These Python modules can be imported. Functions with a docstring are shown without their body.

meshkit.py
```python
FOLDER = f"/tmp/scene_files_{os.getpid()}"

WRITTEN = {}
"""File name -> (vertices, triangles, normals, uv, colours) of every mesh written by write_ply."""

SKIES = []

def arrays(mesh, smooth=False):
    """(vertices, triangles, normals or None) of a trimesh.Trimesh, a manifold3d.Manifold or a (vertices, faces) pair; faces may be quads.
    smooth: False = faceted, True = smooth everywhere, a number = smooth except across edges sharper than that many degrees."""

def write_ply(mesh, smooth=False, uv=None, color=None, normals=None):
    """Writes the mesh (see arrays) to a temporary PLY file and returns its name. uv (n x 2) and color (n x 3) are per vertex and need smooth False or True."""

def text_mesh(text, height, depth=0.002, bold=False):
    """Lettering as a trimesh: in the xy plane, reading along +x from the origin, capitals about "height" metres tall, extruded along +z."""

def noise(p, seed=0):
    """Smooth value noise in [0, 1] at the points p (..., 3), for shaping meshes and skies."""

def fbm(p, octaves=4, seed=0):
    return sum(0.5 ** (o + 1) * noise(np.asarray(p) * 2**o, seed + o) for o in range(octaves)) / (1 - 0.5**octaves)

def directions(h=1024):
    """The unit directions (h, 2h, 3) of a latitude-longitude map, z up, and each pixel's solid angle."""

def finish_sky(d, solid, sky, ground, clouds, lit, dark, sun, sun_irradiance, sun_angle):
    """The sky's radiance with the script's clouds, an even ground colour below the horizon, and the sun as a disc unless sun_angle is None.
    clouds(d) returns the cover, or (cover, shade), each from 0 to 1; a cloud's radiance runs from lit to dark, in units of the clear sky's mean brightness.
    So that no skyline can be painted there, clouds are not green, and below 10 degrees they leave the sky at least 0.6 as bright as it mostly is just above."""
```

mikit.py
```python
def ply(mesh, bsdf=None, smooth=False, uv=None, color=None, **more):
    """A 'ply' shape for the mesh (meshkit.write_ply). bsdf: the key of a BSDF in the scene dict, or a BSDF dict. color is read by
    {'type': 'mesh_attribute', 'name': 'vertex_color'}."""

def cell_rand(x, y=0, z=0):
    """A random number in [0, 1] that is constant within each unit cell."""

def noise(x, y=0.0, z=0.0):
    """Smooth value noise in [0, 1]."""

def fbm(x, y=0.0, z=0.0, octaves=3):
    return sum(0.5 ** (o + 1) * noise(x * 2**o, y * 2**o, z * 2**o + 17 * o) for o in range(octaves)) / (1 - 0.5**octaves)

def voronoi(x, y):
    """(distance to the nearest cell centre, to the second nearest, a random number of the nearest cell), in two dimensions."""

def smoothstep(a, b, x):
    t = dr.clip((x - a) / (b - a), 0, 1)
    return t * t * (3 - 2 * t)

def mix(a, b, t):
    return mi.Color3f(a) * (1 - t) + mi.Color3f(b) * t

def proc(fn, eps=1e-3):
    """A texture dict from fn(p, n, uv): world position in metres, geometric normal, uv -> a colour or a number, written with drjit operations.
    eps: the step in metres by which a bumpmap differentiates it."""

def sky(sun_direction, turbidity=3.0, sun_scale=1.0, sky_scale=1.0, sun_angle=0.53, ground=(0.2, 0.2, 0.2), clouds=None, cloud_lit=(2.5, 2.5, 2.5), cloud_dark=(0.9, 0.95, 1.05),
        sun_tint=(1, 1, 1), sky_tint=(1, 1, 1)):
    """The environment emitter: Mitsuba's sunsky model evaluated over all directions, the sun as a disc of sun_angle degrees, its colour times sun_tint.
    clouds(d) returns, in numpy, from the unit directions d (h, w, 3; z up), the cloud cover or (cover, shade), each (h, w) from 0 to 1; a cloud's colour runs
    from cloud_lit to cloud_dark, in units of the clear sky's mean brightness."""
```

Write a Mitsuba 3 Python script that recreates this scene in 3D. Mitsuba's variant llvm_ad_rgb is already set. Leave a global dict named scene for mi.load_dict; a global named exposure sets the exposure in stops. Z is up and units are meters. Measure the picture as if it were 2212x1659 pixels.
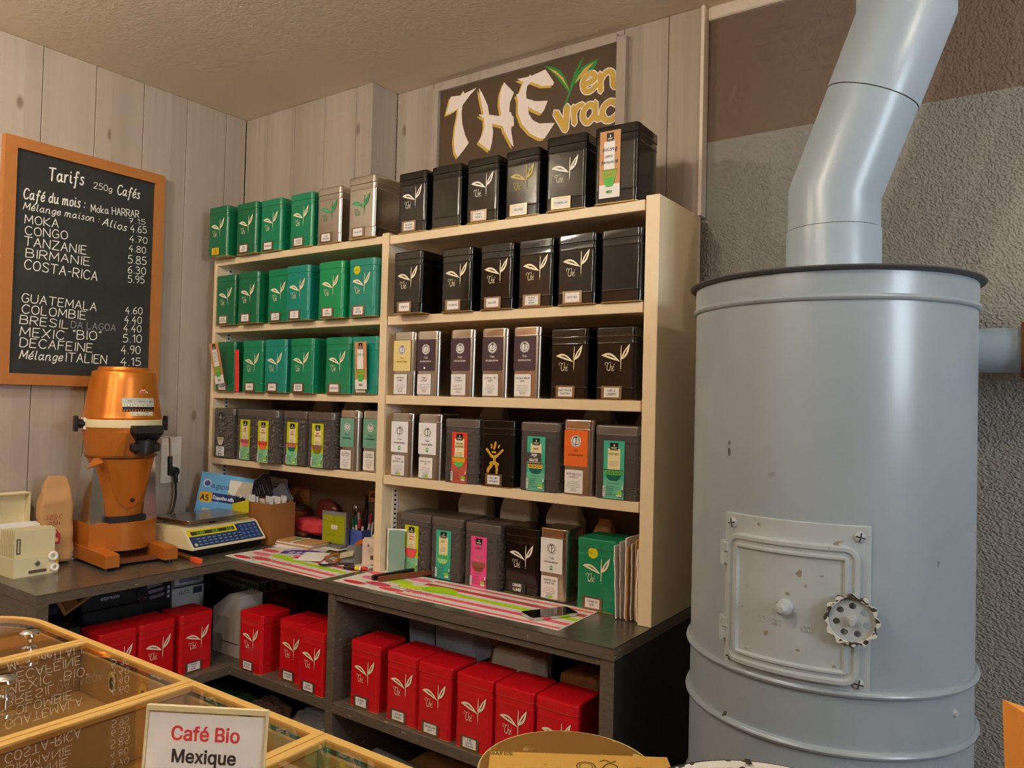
import math, random, numpy as np, trimesh, drjit as dr, mitsuba as mi, mikit, meshkit
from mikit import noise, fbm, voronoi, cell_rand, smoothstep, mix, proc
from shapely.geometry import Polygon, LineString, Point, box as sbox, MultiPolygon
from shapely import affinity
from shapely.ops import unary_union
from scipy.spatial import ConvexHull
TF = mi.ScalarTransform4f
scene, labels = {}, {}
exposure = 1.15
# ---------------------------------------------------------------- camera (metres, z up)
R_ = [[0.82049669, 0.57112288, 0.02457308], [0.00738308, 0.03239533, -0.99944786], [-0.5716036, 0.82022509, 0.02236361]]
EYE = [0, 0, 1.517]
_m = np.eye(4); _m[:3, 0] = -np.array(R_[0]); _m[:3, 1] = -np.array(R_[1]); _m[:3, 2] = R_[2]; _m[:3, 3] = EYE
scene['camera'] = {'type': 'perspective', 'fov_axis': 'x', 'fov': 2 * math.degrees(math.atan(1106 / 1634.398)), 'near_clip': 0.05, 'far_clip': 60.0,
                   'to_world': TF(_m.tolist())}
# ---------------------------------------------------------------- lights: warm pendant bulbs, one daylight window
WARM = np.array([1.0, 0.88, 0.72])
LAMPS = [(-2.25, 0.28, 2.66, 185), (-1.15, 0.15, 2.62, 165), (-1.0, -1.2, 2.5, 170), (-1.9, -1.5, 2.5, 130), (0.62, 1.10, 2.60, 75)]
DAY = np.array([0.72, 0.86, 1.0]) * 9.0
# ---------------------------------------------------------------- small helpers
def lin(c):
    c = np.asarray(c, float) / 255
    return np.where(c <= 0.04045, c / 12.92, ((c + 0.055) / 1.055) ** 2.4)
def rgb(c): return {'type': 'rgb', 'value': [float(x) for x in lin(c)]}
def mat(name, col, rough=0.5, **k):
    scene[name] = {'type': 'principled', 'base_color': rgb(col) if not isinstance(col, dict) else col, 'roughness': rough, **k}
    return name
_n = {}
def num(key):
    i = _n.get(key, -1) + 1; _n[key] = i
    return key if i == 0 else '%s_%03d' % (key, i)
def put(key, shape, T=None, parent=None, **lab):
    """one entry of the scene; with parent, a part of that thing"""
    k = num(parent + '__' + key if parent else key)
    scene[k] = {**shape, 'to_world': T} if T is not None else shape
    if lab: labels[k] = lab
    return k
def thing(name, label, cat, group=None, kind=None):
    k = num(name); labels[k] = {'label': label}
    if cat: labels[k]['category'] = cat
    if group: labels[k]['group'] = group
    if kind: labels[k]['kind'] = kind
    return k
def M(mesh, bsdf, smooth=False, **k):
    v, f = np.asarray(mesh.vertices), np.asarray(mesh.faces); c = v.mean(0); a = v[f] - c
    if np.einsum('ij,ij->i', a[:, 0], np.cross(a[:, 1], a[:, 2])).sum() < 0: mesh = trimesh.Trimesh(v, f[:, ::-1], process=False)   # faces outwards
    return mikit.ply(mesh, bsdf, smooth=smooth, **k)
def at(x=0, y=0, z=0, rz=0, rx=0, ry=0, s=None):
    t = TF().translate([x, y, z])
    if rz: t = t @ TF().rotate([0, 0, 1], rz)
    if rx: t = t @ TF().rotate([1, 0, 0], rx)
    if ry: t = t @ TF().rotate([0, 1, 0], ry)
    if s is not None: t = t @ TF().scale(s)
    return t
def npT(t): return np.array(t.matrix, float)
def cat(ms): return trimesh.util.concatenate(ms)
def moved(mesh, t): m = mesh.copy(); m.apply_transform(npT(t)); return m
def bx(x0, x1, y0, y1, z0, z1, b=0.0):
    """a box, its edges chamfered by b"""
    if b <= 0:
        m = trimesh.creation.box([x1 - x0, y1 - y0, z1 - z0]); m.apply_translation([(x0 + x1) / 2, (y0 + y1) / 2, (z0 + z1) / 2]); return m
    c = []
    for sx in (0, 1):
        for sy in (0, 1):
            for sz in (0, 1):
                p = [x1 if sx else x0, y1 if sy else y0, z1 if sz else z0]; d = [-1 if sx else 1, -1 if sy else 1, -1 if sz else 1]
                for k in range(3):
                    c.append([p[j] + (0 if j == k else b * d[j]) for j in range(3)])
    return trimesh.convex.convex_hull(np.array(c))
def hull(pts): return trimesh.convex.convex_hull(np.array(pts, float))
def rring(w, d, r, n=5):
    """points of a rounded rectangle centred at the origin"""
    r = max(min(r, w / 2 - 1e-4, d / 2 - 1e-4), 1e-4); o = []
    for cx, cy, a in ((w / 2 - r, d / 2 - r, 0), (-w / 2 + r, d / 2 - r, 90), (-w / 2 + r, -d / 2 + r, 180), (w / 2 - r, -d / 2 + r, 270)):
        for i in range(n + 1):
            t = math.radians(a + 90 * i / n); o.append((cx + r * math.cos(t), cy + r * math.sin(t)))
    return np.array(o)
def loft(rings, caps=True):
    """rings: list of (n,3) arrays, joined in order"""
    n = len(rings[0]); v = np.vstack(rings); f = []
    for k in range(len(rings) - 1):
        a, b = k * n, (k + 1) * n
        for i in range(n):
            j = (i + 1) % n; f += [[a + i, a + j, b + j], [a + i, b + j, b + i]]
    if caps:
        v = np.vstack([v, rings[0].mean(0), rings[-1].mean(0)]); c0, c1 = len(v) - 2, len(v) - 1; e = (len(rings) - 1) * n
        for i in range(n):
            j = (i + 1) % n; f += [[c0, j, i], [c1, e + i, e + j]]
    return trimesh.Trimesh(v, f, process=False)
def rr_loft(w, d, r, secs, n=5):
    """rounded-rectangle prism from (z, outset) sections, front-left-bottom corner at the origin, front at y = 0"""
    return loft([np.column_stack([rring(w + 2 * o, d + 2 * o, r + o, n) + [w / 2, d / 2], np.full(4 * (n + 1), z)]) for z, o in secs])
def lathe(prof, n=48, a0=0, a1=360):
    """revolve (r, z) around z"""
    full = abs(a1 - a0) >= 360; t = np.radians(np.linspace(a0, a1, n, endpoint=not full))
    rings = [np.array([[r * math.cos(x), r * math.sin(x), z] for r, z in prof]) for x in t]
    m = len(prof); v = np.vstack(rings); f = []; N = len(rings)
    for i in range(N if full else N - 1):
        a, b = i * m, ((i + 1) % N) * m
        for k in range(m - 1): f += [[a + k, b + k, b + k + 1], [a + k, b + k + 1, a + k + 1]]
    return trimesh.Trimesh(v, f, process=False)
def smoothpts(p, n=4, closed=False):
    p = np.asarray(p, float); N = len(p); o = []
    g = lambda i: p[i % N] if closed else p[min(max(i, 0), N - 1)]
    for i in range(N if closed else N - 1):
        a, b, c, d = g(i - 1), g(i), g(i + 1), g(i + 2)
        for k in range(n):
            t = k / n; o.append(0.5 * (2 * b + (c - a) * t + (2 * a - 5 * b + 4 * c - d) * t * t + (3 * b - a - 3 * c + d) * t ** 3))
    if not closed: o.append(p[-1])
    return np.array(o)
def tube(p, r, n=8, taper=None):
    p = np.asarray(p, float); t = np.gradient(p, axis=0); t /= np.linalg.norm(t, axis=1, keepdims=True)
    ref = np.array([0, 0, 1.0]) if abs(t[0][2]) < 0.9 else np.array([1.0, 0, 0]); rings = []
    a = np.cross(t[0], ref); a /= np.linalg.norm(a)
    for i in range(len(p)):
        a = a - t[i] * a.dot(t[i]); a /= np.linalg.norm(a); b = np.cross(t[i], a); rr = r if taper is None else r * taper[i]
        rings.append(np.array([p[i] + rr * (math.cos(x) * a + math.sin(x) * b) for x in np.linspace(0, 2 * math.pi, n, endpoint=False)]))
    return loft(rings)
def cyl(r, z0, z1, n=32, b=0.0):
    return lathe([(0, z0), (r - b, z0), (r, z0 + b), (r, z1 - b), (r - b, z1), (0, z1)], n)
def geoms(g): return [x for x in getattr(g, 'geoms', [g]) if x.geom_type == 'Polygon' and x.area > 1e-9]
def extr(poly, h, z0=0.0):
    ms = [trimesh.creation.extrude_polygon(x, h, engine='earcut') for x in geoms(poly)]
    m = cat(ms); m.apply_translation([0, 0, z0]); return m
class Print:
    """flat print in layers: coloured polygons in x (right), z (up) on a sheet facing -y, one mesh with a colour per vertex"""
    def __init__(s): s.v, s.f, s.c, s.n, s.l = [], [], [], 0, 0
    def add(s, poly, col, layer=None, y=None):
        s.l += 1; yy = -0.00012 * (s.l if layer is None else layer) if y is None else y
        for g in geoms(poly):
            v, f = trimesh.creation.triangulate_polygon(g, engine='earcut')
            v = np.asarray(v, float); f = np.asarray(f)
            a = v[f[:, 0]]; e = np.cross(v[f[:, 1]] - a, v[f[:, 2]] - a); f = np.where((e < 0)[:, None], f[:, ::-1], f)
            s.v.append(np.column_stack([v[:, 0], np.full(len(v), yy), v[:, 1]])); s.f.append(f + s.n); s.c.append(np.tile(lin(col), (len(v), 1))); s.n += len(v)
        return s
    def rect(s, x0, x1, z0, z1, col, r=0.0, **k):
        p = sbox(x0 + r, z0 + r, x1 - r, z1 - r)
        return s.add(p.buffer(r, quad_segs=3) if r else p, col, **k)
    def text(s, t, x, z, h, col, w=0.13, fx=1.0, anchor='m', slant=0.0, **k): return s.add(write(t, x, z, h, w, fx, anchor, slant), col, **k)
    def back(s, t):
        """thickness behind the sheet"""
        v = np.vstack(s.v); x0, z0, x1, z1 = v[:, 0].min(), v[:, 2].min(), v[:, 0].max(), v[:, 2].max()
        b = bx(x0, x1, 0, t, z0, z1); s.v.insert(0, np.array(b.vertices)); s.f = [np.array(b.faces)] + [f + len(b.vertices) for f in s.f]
        s.c.insert(0, np.tile(s.c[0][0], (len(b.vertices), 1))); s.n += len(b.vertices); return s
    def shape(s, bsdf='print'): return mikit.ply((np.vstack(s.v), np.vstack(s.f)), bsdf, smooth=False, color=np.vstack(s.c))
# ---------------------------------------------------------------- a stroke alphabet (hand lettering and small print)
GL = {}
for row in """A 0,0 2.5,8 5,0;1,3 4,3|B 0,0 0,8 3,8 4.3,7 4.3,5.2 3,4.3 0,4.3;3,4.3 4.8,3.2 4.8,1 3.2,0 0,0|C ~5,6.8 3.5,8 1.5,7.6 .2,5 .3,2.5 1.8,.2 3.8,.1 5,1.4|D 0,0 0,8 2.5,8 4.6,6.3 4.8,2 2.8,0 0,0
E 4,8 0,8 0,0 4.2,0;0,4.2 3.4,4.2|F 4,8 0,8 0,0;0,4.2 3.4,4.2|G ~4.8,6.8 3.3,8 1.2,7.4 .1,4 1,.7 3.2,0 5,1.3;5,1.3 5,3.8 3,3.8|H 0,0 0,8;5,0 5,8;0,4.2 5,4.2|I .6,0 .6,8|J 3.5,8 3.5,1.5 2.3,0 .8,.2 0,1.5
K 0,0 0,8;4.5,8 0,3.6 4.8,0|L 0,8 0,0 4,0|M 0,0 .4,8 3,2 5.6,8 6,0|N 0,0 0,8 5,0 5,8|O ~2.6,8 .6,6.5 .1,3.8 1,.7 2.8,0 4.7,1.2 5.2,4.2 4.4,7 2.6,8|P 0,0 0,8 3.2,8 4.6,6.8 4.6,5 3.2,3.8 0,3.8
Q ~2.6,8 .6,6.5 .1,3.8 1,.7 2.8,0 4.7,1.2 5.2,4.2 4.4,7 2.6,8;3,2 5.2,-.5|R 0,0 0,8 3.2,8 4.6,6.8 4.6,5 3.2,3.8 0,3.8;2,3.8 4.8,0|S ~4.6,7 3,8 .9,7.5 .5,5.6 2.5,4.2 4.6,2.9 4.3,.8 2.5,0 .2,1|T 0,8 5.4,8;2.7,8 2.7,0
U 0,8 0,2 1.2,.2 3.8,.2 5,2 5,8|V 0,8 2.5,0 5,8|W 0,8 1.6,0 3.2,6 4.8,0 6.4,8|X 0,0 5,8;0,8 5,0|Y 0,8 2.5,4 5,8;2.5,4 2.5,0|Z 0,8 5,8 0,0 5,0
0 ~2.3,8 .5,6.5 .1,4 .7,1 2.3,0 4,1 4.5,4 4,6.8 2.3,8|1 .3,6.2 2,8 2,0|2 ~.2,6.5 1.5,8 3.6,7.8 4.2,6 3,3.5 .1,.1;.1,.1 4.5,.1|3 ~.3,7.2 2,8 4,7 3.6,5 1.8,4.3;~1.8,4.3 4,3.6 4.4,1.5 2.6,0 .1,.8
4 3,8 0,2.8 4.6,2.8;3.2,4.8 3.2,-.8|5 4,8 .8,8 .5,4.7;~.5,4.7 2.6,5 4.2,3.5 4,1.2 2.2,0 .1,.7|6 ~3.6,8 1.2,6 .2,2.8 1,.4 2.8,0 4.2,1.5 3.6,3.6 2,4 .4,2.8|7 0,8 4.4,8 1.5,0;1,4 3.8,4
8 ~2.2,4.3 .5,5.6 .8,7.5 2.4,8 3.9,7.2 3.8,5.4 2.2,4.3 .3,2.8 .3,.8 2.2,0 4.2,.9 4.2,2.9 2.2,4.3|9 ~4,5.6 2.6,4 .8,4.6 .4,6.6 1.8,8 3.6,7.6 4.1,5.6 3.8,2.5 2,0|. .5,0 .7,.3|: .5,.6 .6,.9;.5,4 .6,4.3|- .3,4 2.6,4|' .5,8 .3,6.6|" .4,8 .3,6.8;1.4,8 1.3,6.8
a ~3.6,4 2,5 .4,3.6 .3,1.4 1.6,0 3.4,1.6;3.7,5 3.6,1 4.4,0 5,.6|b 0,8 0,0;~0,2 1.2,4.8 3.2,4.6 3.8,2.4 2.8,.2 1,0 0,1.2|c ~3.6,4 2.2,5 .6,4 .2,2.2 1,.3 2.4,0 3.8,1|d ~3.6,4 2,5 .4,3.6 .3,1.4 1.6,0 3.4,1.6;3.8,8 3.7,1 4.6,.2
e ~.4,2.4 3.4,3 3,4.8 1.6,5 .3,3.4 .5,.8 2,0 3.9,1.2|f ~4,7 3,8 2,6.5 1.4,-2 .4,-2.4;.2,4 3.4,4.4|g ~3.6,4 2,5 .4,3.6 .3,1.4 1.6,0 3.4,1.6;3.7,5 3.5,-1.5 2,-2.6 .4,-1.6|h 0,8 0,0;~0,3 1.6,5 3.2,4.4 3.4,1 4.2,0 4.8,.6
i .6,5 .6,1 1.4,0 2,.6;.6,6.8 .7,7.2|k 0,8 0,0;3.4,4.8 0,2 3.8,0|l .4,8 .4,1 1.2,0 1.8,.5|m 0,5 0,0;~0,3 1.3,5 2.5,4.2 2.6,0;~2.6,3 4,5 5.2,4.2 5.3,.8 6,0 6.6,.6|n 0,5 0,0;~0,3 1.6,5 3.2,4.2 3.3,.8 4,0 4.6,.6|o ~2,5 .5,4 .2,2 1.2,.1 2.8,.2 3.8,2 3.4,4.2 2,5
p 0,5 0,-2.6;~0,3.6 1.6,5 3.4,4.2 3.6,1.6 2,0 0,1|q ~3.6,4 2,5 .4,3.6 .3,1.4 1.6,0 3.4,1.6;3.7,5 3.7,-2.6|r 0,5 0,0;~0,2.8 1,4.6 2.6,4.8|s ~3,4.4 1.8,5 .6,4.2 1.2,3 2.8,1.8 2.4,.3 .8,0 0,.8|t 1,7 1,1 1.8,0 2.8,.5;0,5 2.6,5
u 0,5 .1,1.2 1,0 2.4,.4 3.3,2;3.4,5 3.4,1 4,0 4.6,.5|v 0,5 1.7,0 3.4,5|x 0,0 3.4,5;0,5 3.4,0|y 0,5 1.8,.2;3.6,5 1,-2.6|z 0,5 3,5 0,0 3.2,0""".replace('\n', '|').split('|'):
    ch, rest = row[0], row[2:]; GL[ch] = []
    for pl in rest.split(';'):
        pts = [tuple(map(float, q.split(','))) for q in pl.lstrip('~').split(' ')]; GL[ch].append(smoothpts(pts, 3) if pl[0] == '~' else np.array(pts))
ACC = {'é': ('e', 'a'), 'É': ('E', 'A'), 'è': ('e', 'g'), 'À': ('A', 'G'), 'Ë': ('E', 'D'), 'Û': ('U', 'C'), 'Ô': ('O', 'C'), 'Ê': ('E', 'C'), 'â': ('a', 'c')}
def strokes(t):
    x, o = 0.0, []
    for ch in t:
        if ch == ' ': x += 3.2; continue
        b, ac = ACC.get(ch, (ch, None)); g = GL.get(b)
        if g is None: continue
        w = max(q[:, 0].max() for q in g); o += [q + [x, 0] for q in g]
        if ac:
            h = 8.8 if b.isupper() else 6; c = x + w / 2
            A = {'a': [[-.4, 0], [1.2, 1.8]], 'g': [[.6, 0], [-1, 1.6]], 'c': [[-1.2, 0], [0, 1.3], [1.2, 0]], 'd': [[-1, .6], [1, .6]]}[ac.lower()]
            o.append(np.array(A) + [c, h])
        x += w + 1.6
    return o, max(x - 1.6, 0.1)
def write(t, x, z, h, w=0.13, fx=1.0, anchor='m', slant=0.0):
    """lettering as a polygon: cap height h, stroke width w*h, baseline at z"""
    o, W = strokes(t); s = h / 8.0; x0 = x - {'l': 0, 'm': W * s * fx / 2, 'r': W * s * fx}[anchor]
    return unary_union([LineString([(x0 + (q[0] + slant * q[1]) * s * fx, z + q[1] * s) for q in st]).buffer(w * h / 2, quad_segs=1, join_style=2 if h < .02 else 1) for st in o])
# ---------------------------------------------------------------- materials
def wood_col(p, n, uv):
    u = p.x + p.y * 1.0
    strip = dr.floor(u / 0.0625); a = cell_rand(strip, 3); b = cell_rand(dr.floor(u / 0.19), 7)
    g = fbm(u * 90, p.z * 2.2, 5 * a, octaves=3); g2 = fbm(u * 14 + a * 9, p.z * 0.9 + a * 30)
    c = mix([.37, .305, .245], [.46, .39, .32], .55 * a + .45 * b)
    c = c * (0.84 + 0.14 * g + 0.18 * g2)
    d, d2, r = voronoi(u * 6.5, p.z * 3.1 + a * 3)
    k = smoothstep(.11, .03, d) * dr.select(r > .80, 1.0, 0.0)
    return mix(c, [.17, .10, .06], .75 * k)
scene['wood_plank'] = {'type': 'principled', 'base_color': proc(wood_col), 'roughness': .62}
scene['ceiling_paint'] = {'type': 'bumpmap', 'arbitrary': proc(lambda p, n, uv: fbm(p.x * 160, p.y * 160, p.z * 160, octaves=2), eps=2e-3), 'scale': .0012,
                          'bsdf': {'type': 'diffuse', 'reflectance': {'type': 'rgb', 'value': [.80, .70, .56]}}}
def crepi(p): return fbm(p.x * 300, p.z * 250, p.y * 60, octaves=3)
def crepi_col(p, n, uv):
    w = fbm(p.x * 2.5, p.z * 2.5)
    return mi.Color3f(.32, .308, .268) * (.88 + .24 * w)
scene['rough_plaster'] = {'type': 'bumpmap', 'arbitrary': proc(lambda p, n, uv: crepi(p), eps=2e-3), 'scale': .008, 'bsdf': {'type': 'diffuse', 'reflectance': proc(crepi_col)}}
def weave(p): return fbm(p.x * 300 + 2 * noise(p.z * 160), p.z * 130, octaves=2)
scene['woven_paper'] = {'type': 'bumpmap', 'arbitrary': proc(lambda p, n, uv: weave(p), eps=2e-3), 'scale': .006,
                        'bsdf': {'type': 'diffuse', 'reflectance': {'type': 'rgb', 'value': [.21, .152, .114]}}}
mat('cream_laminate', (236, 214, 176), .42)
mat('cream_side', (226, 212, 196), .45)
def counter_col(p, n, uv):
    w = fbm(p.x * 70, p.y * 70, p.z * 70); s = fbm(p.x * 5, p.y * 5)
    return mix([.050, .043, .034], [.075, .066, .050], w) * (.8 + .4 * s)
scene['counter_top'] = {'type': 'principled', 'base_color': proc(counter_col), 'roughness': .24, 'specular': .75}
def edge_col(p, n, uv):
    w = fbm(p.x * 60, p.y * 60, p.z * 160); c = smoothstep(.77, .82, fbm(p.x * 38, p.y * 38, p.z * 90))
    return mix(mix([.085, .066, .048], [.125, .10, .075], w), [.36, .31, .25], c * .6)
scene['counter_edge'] = {'type': 'principled', 'base_color': proc(edge_col), 'roughness': .42}
mat('black_panel', (24, 22, 20), .6)
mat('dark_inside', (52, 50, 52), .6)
mat('beige_wall', (178, 158, 130), .7); mat('dark_wall', (92, 70, 50), .6)
scene['floor_tile'] = {'type': 'principled', 'base_color': proc(lambda p, n, uv: mix([.20, .14, .09], [.26, .19, .13], fbm(p.x * 6, p.y * 6))), 'roughness': .5}
scene['print'] = {'type': 'principled', 'base_color': {'type': 'mesh_attribute', 'name': 'vertex_color'}, 'roughness': .5, 'specular': .35}
# tins
for k, c in dict(green=(16, 128, 88), green_dark=(14, 104, 66), green_bright=(12, 142, 84), green_teal=(22, 134, 116), black=(10, 8, 6), red=(206, 20, 30), red_dark=(172, 18, 28)).items():
    mat('tin_' + k, c, .09 if k == 'black' else .26, specular=.5, clearcoat=.5 if k == 'black' else .35, clearcoat_gloss=.93)
mat('tin_silver', (206, 200, 190), .25, metallic=1.0)
mat('lid_silver', (214, 208, 198), .2, metallic=1.0)
def emboss(p):
    u, v = (p.x + p.y) * 62, p.z * 62
    a, b, r = voronoi(u, v); c = dr.sin(a * 19 + r * 6.28)
    return c * .5 + .5
scene['tin_embossed'] = {'type': 'bumpmap', 'arbitrary': proc(lambda p, n, uv: emboss(p), eps=8e-4), 'scale': .0032,
    'bsdf': {'type': 'principled', 'base_color': {'type': 'rgb', 'value': [.125, .107, .098]}, 'roughness': .38, 'metallic': .35}}
mat('lid_embossed', (112, 104, 100), .34, metallic=.5)
mat('brass', (158, 136, 112), .32, metallic=.85)
mat('gold_line', (214, 178, 104), .35, metallic=.8)
mat('emblem_cream', (240, 230, 196), .45); mat('emblem_white', (236, 232, 220), .45); mat('emblem_gold', (196, 176, 84), .45); mat('emblem_green', (52, 166, 100), .45)
mat('gold_paint', (206, 158, 40), .45)
# things
def stove_col(p, n, uv):
    s = smoothstep(.83, .86, fbm(p.x * 30, p.z * 24, p.y * 30)) * smoothstep(.5, .62, fbm(p.x * 3, p.y * 3, p.z * 3)); w = fbm(p.x * 7, p.y * 7, p.z * 4)
    return mix(mix([.26, .31, .345], [.31, .365, .405], w), [.05, .03, .02], .85 * s)
scene['stove_enamel'] = {'type': 'principled', 'base_color': proc(stove_col), 'roughness': .30, 'clearcoat': .4, 'clearcoat_gloss': .9}
def cast_col(p, n, uv):
    e = fbm(p.x * 45, p.y * 45, p.z * 45); s = smoothstep(.76, .80, e)
    return mix(mix([.33, .375, .39], [.40, .44, .45], fbm(p.x * 20, p.y * 20, p.z * 20)), [.16, .10, .05], .7 * s)
scene['stove_cast'] = {'type': 'principled', 'base_color': proc(cast_col), 'roughness': .45}
def chip_col(p, n, uv):
    s = smoothstep(.50, .56, fbm(p.x * 95, p.y * 95, p.z * 95)); return mix([.55, .55, .50], [.03, .025, .02], s)
scene['chipped_paint'] = {'type': 'principled', 'base_color': proc(chip_col), 'roughness': .5}
mat('pipe_paint', (158, 174, 186), .30, clearcoat=.4)
mat('seam', (46, 42, 38), .6)
mat('rim_dark', (60, 62, 66), .5)
mat('rust', (96, 52, 20), .8)
mat('frame_wood', (178, 112, 52), .5)
scene['chalkboard'] = {'type': 'principled', 'base_color': proc(lambda p, n, uv: mix([.012, .013, .012], [.026, .027, .026], fbm(p.y * 9, p.z * 9))), 'roughness': .55}
mat('chalk', (232, 230, 222), .8); mat('chalk_grey', (142, 146, 156), .8)
mat('sign_brown', (84, 64, 42), .6); mat('sign_white', (244, 232, 222), .6); mat('sign_gold', (214, 176, 78), .6); mat('sign_green', (44, 138, 62), .6)
mat('copper', (216, 124, 30), .30, metallic=.55, clearcoat=.7); mat('copper_plain', (186, 108, 36), .42, metallic=.25); mat('copper_dark', (112, 58, 18), .6)
mat('chrome', (220, 220, 222), .12, metallic=1.0); mat('steel', (190, 188, 186), .22, metallic=1.0)
mat('black_plastic', (20, 20, 21), .4); mat('grey_plastic', (120, 120, 118), .5); mat('cream_plastic', (236, 222, 176), .42); mat('white_plastic', (232, 226, 214), .4)
mat('kraft', (186, 142, 92), .75); mat('kraft_dark', (150, 98, 48), .75); mat('cardboard', (184, 128, 68), .8); mat('beige_metal', (222, 210, 168), .5)
mat('paper_white', (238, 234, 228), .7); mat('paper_grey', (196, 190, 182), .75)
mat('wicker', (196, 128, 62), .6)
# ---------------------------------------------------------------- the room
XL, XR, YB, YF, ZC = -3.013, 2.40, 2.27, -2.60, 2.78
def struct(key, shape=None, label=None):
    labels[key] = {'kind': 'structure'}
    if label: labels[key]['label'] = label
    if shape: scene[key] = shape
struct('floor', M(bx(XL - .2, XR + .2, YF - .2, 2.6, -.06, 0), 'floor_tile'), 'brown tiled shop floor')
struct('ceiling', M(bx(XL - .1, XR + .1, YF - .1, 2.5, ZC, ZC + .08), 'ceiling_paint'), 'beige rough painted ceiling')
struct('wall_left', None, 'left wall of pale wooden planks behind the price board')
put('backing', M(bx(XL - .10, XL - .016, YF, 2.5, 0, ZC), 'dark_inside'), parent='wall_left')
jl = [-2.6 + .19 * 0]
edges = [1.07, 1.261, 1.452, 1.643, 1.834, 2.024, 2.128]
e = 1.07
while e > YF: e -= .191; edges.insert(0, e)
edges[0] = YF
for a, b in zip(edges, edges[1:]): put('plank', M(bx(XL - .016, XL, a + .0012, b - .0012, 0, ZC - .001, .0016), 'wood_plank'), parent='wall_left')
struct('wall_back', None, 'back wall: pale planks, brown woven paper and grey rough plaster behind the stove')
put('backing', M(bx(XL, XR + .1, 2.345, 2.5, 0, ZC), 'dark_inside'), parent='wall_back')
put('woven_paper', M(bx(XL, -.884, 2.295, 2.346, 0, 2.12), 'woven_paper'), parent='wall_back')
xs = [XL, -2.86, -2.67, -2.48, -2.29, -2.1985]
for a, b in zip(xs, xs[1:]): put('plank', M(bx(a + .001, b - .001, 2.128, 2.145, 2.112, ZC - .001, .0016), 'wood_plank'), parent='wall_back')
put('plank', M(bx(-2.213, -2.197, 2.1285, 2.27, 2.112, ZC - .001, .001), 'wood_plank'), parent='wall_back')
xs = [-2.197, -2.00, -1.81, -1.62, -1.43, -1.155, -.995, -.884]
for a, b in zip(xs, xs[1:]): put('plank', M(bx(a + .001, b - .001, 2.27, 2.287, 2.112, ZC - .001, .0016), 'wood_plank'), parent='wall_back')
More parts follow.
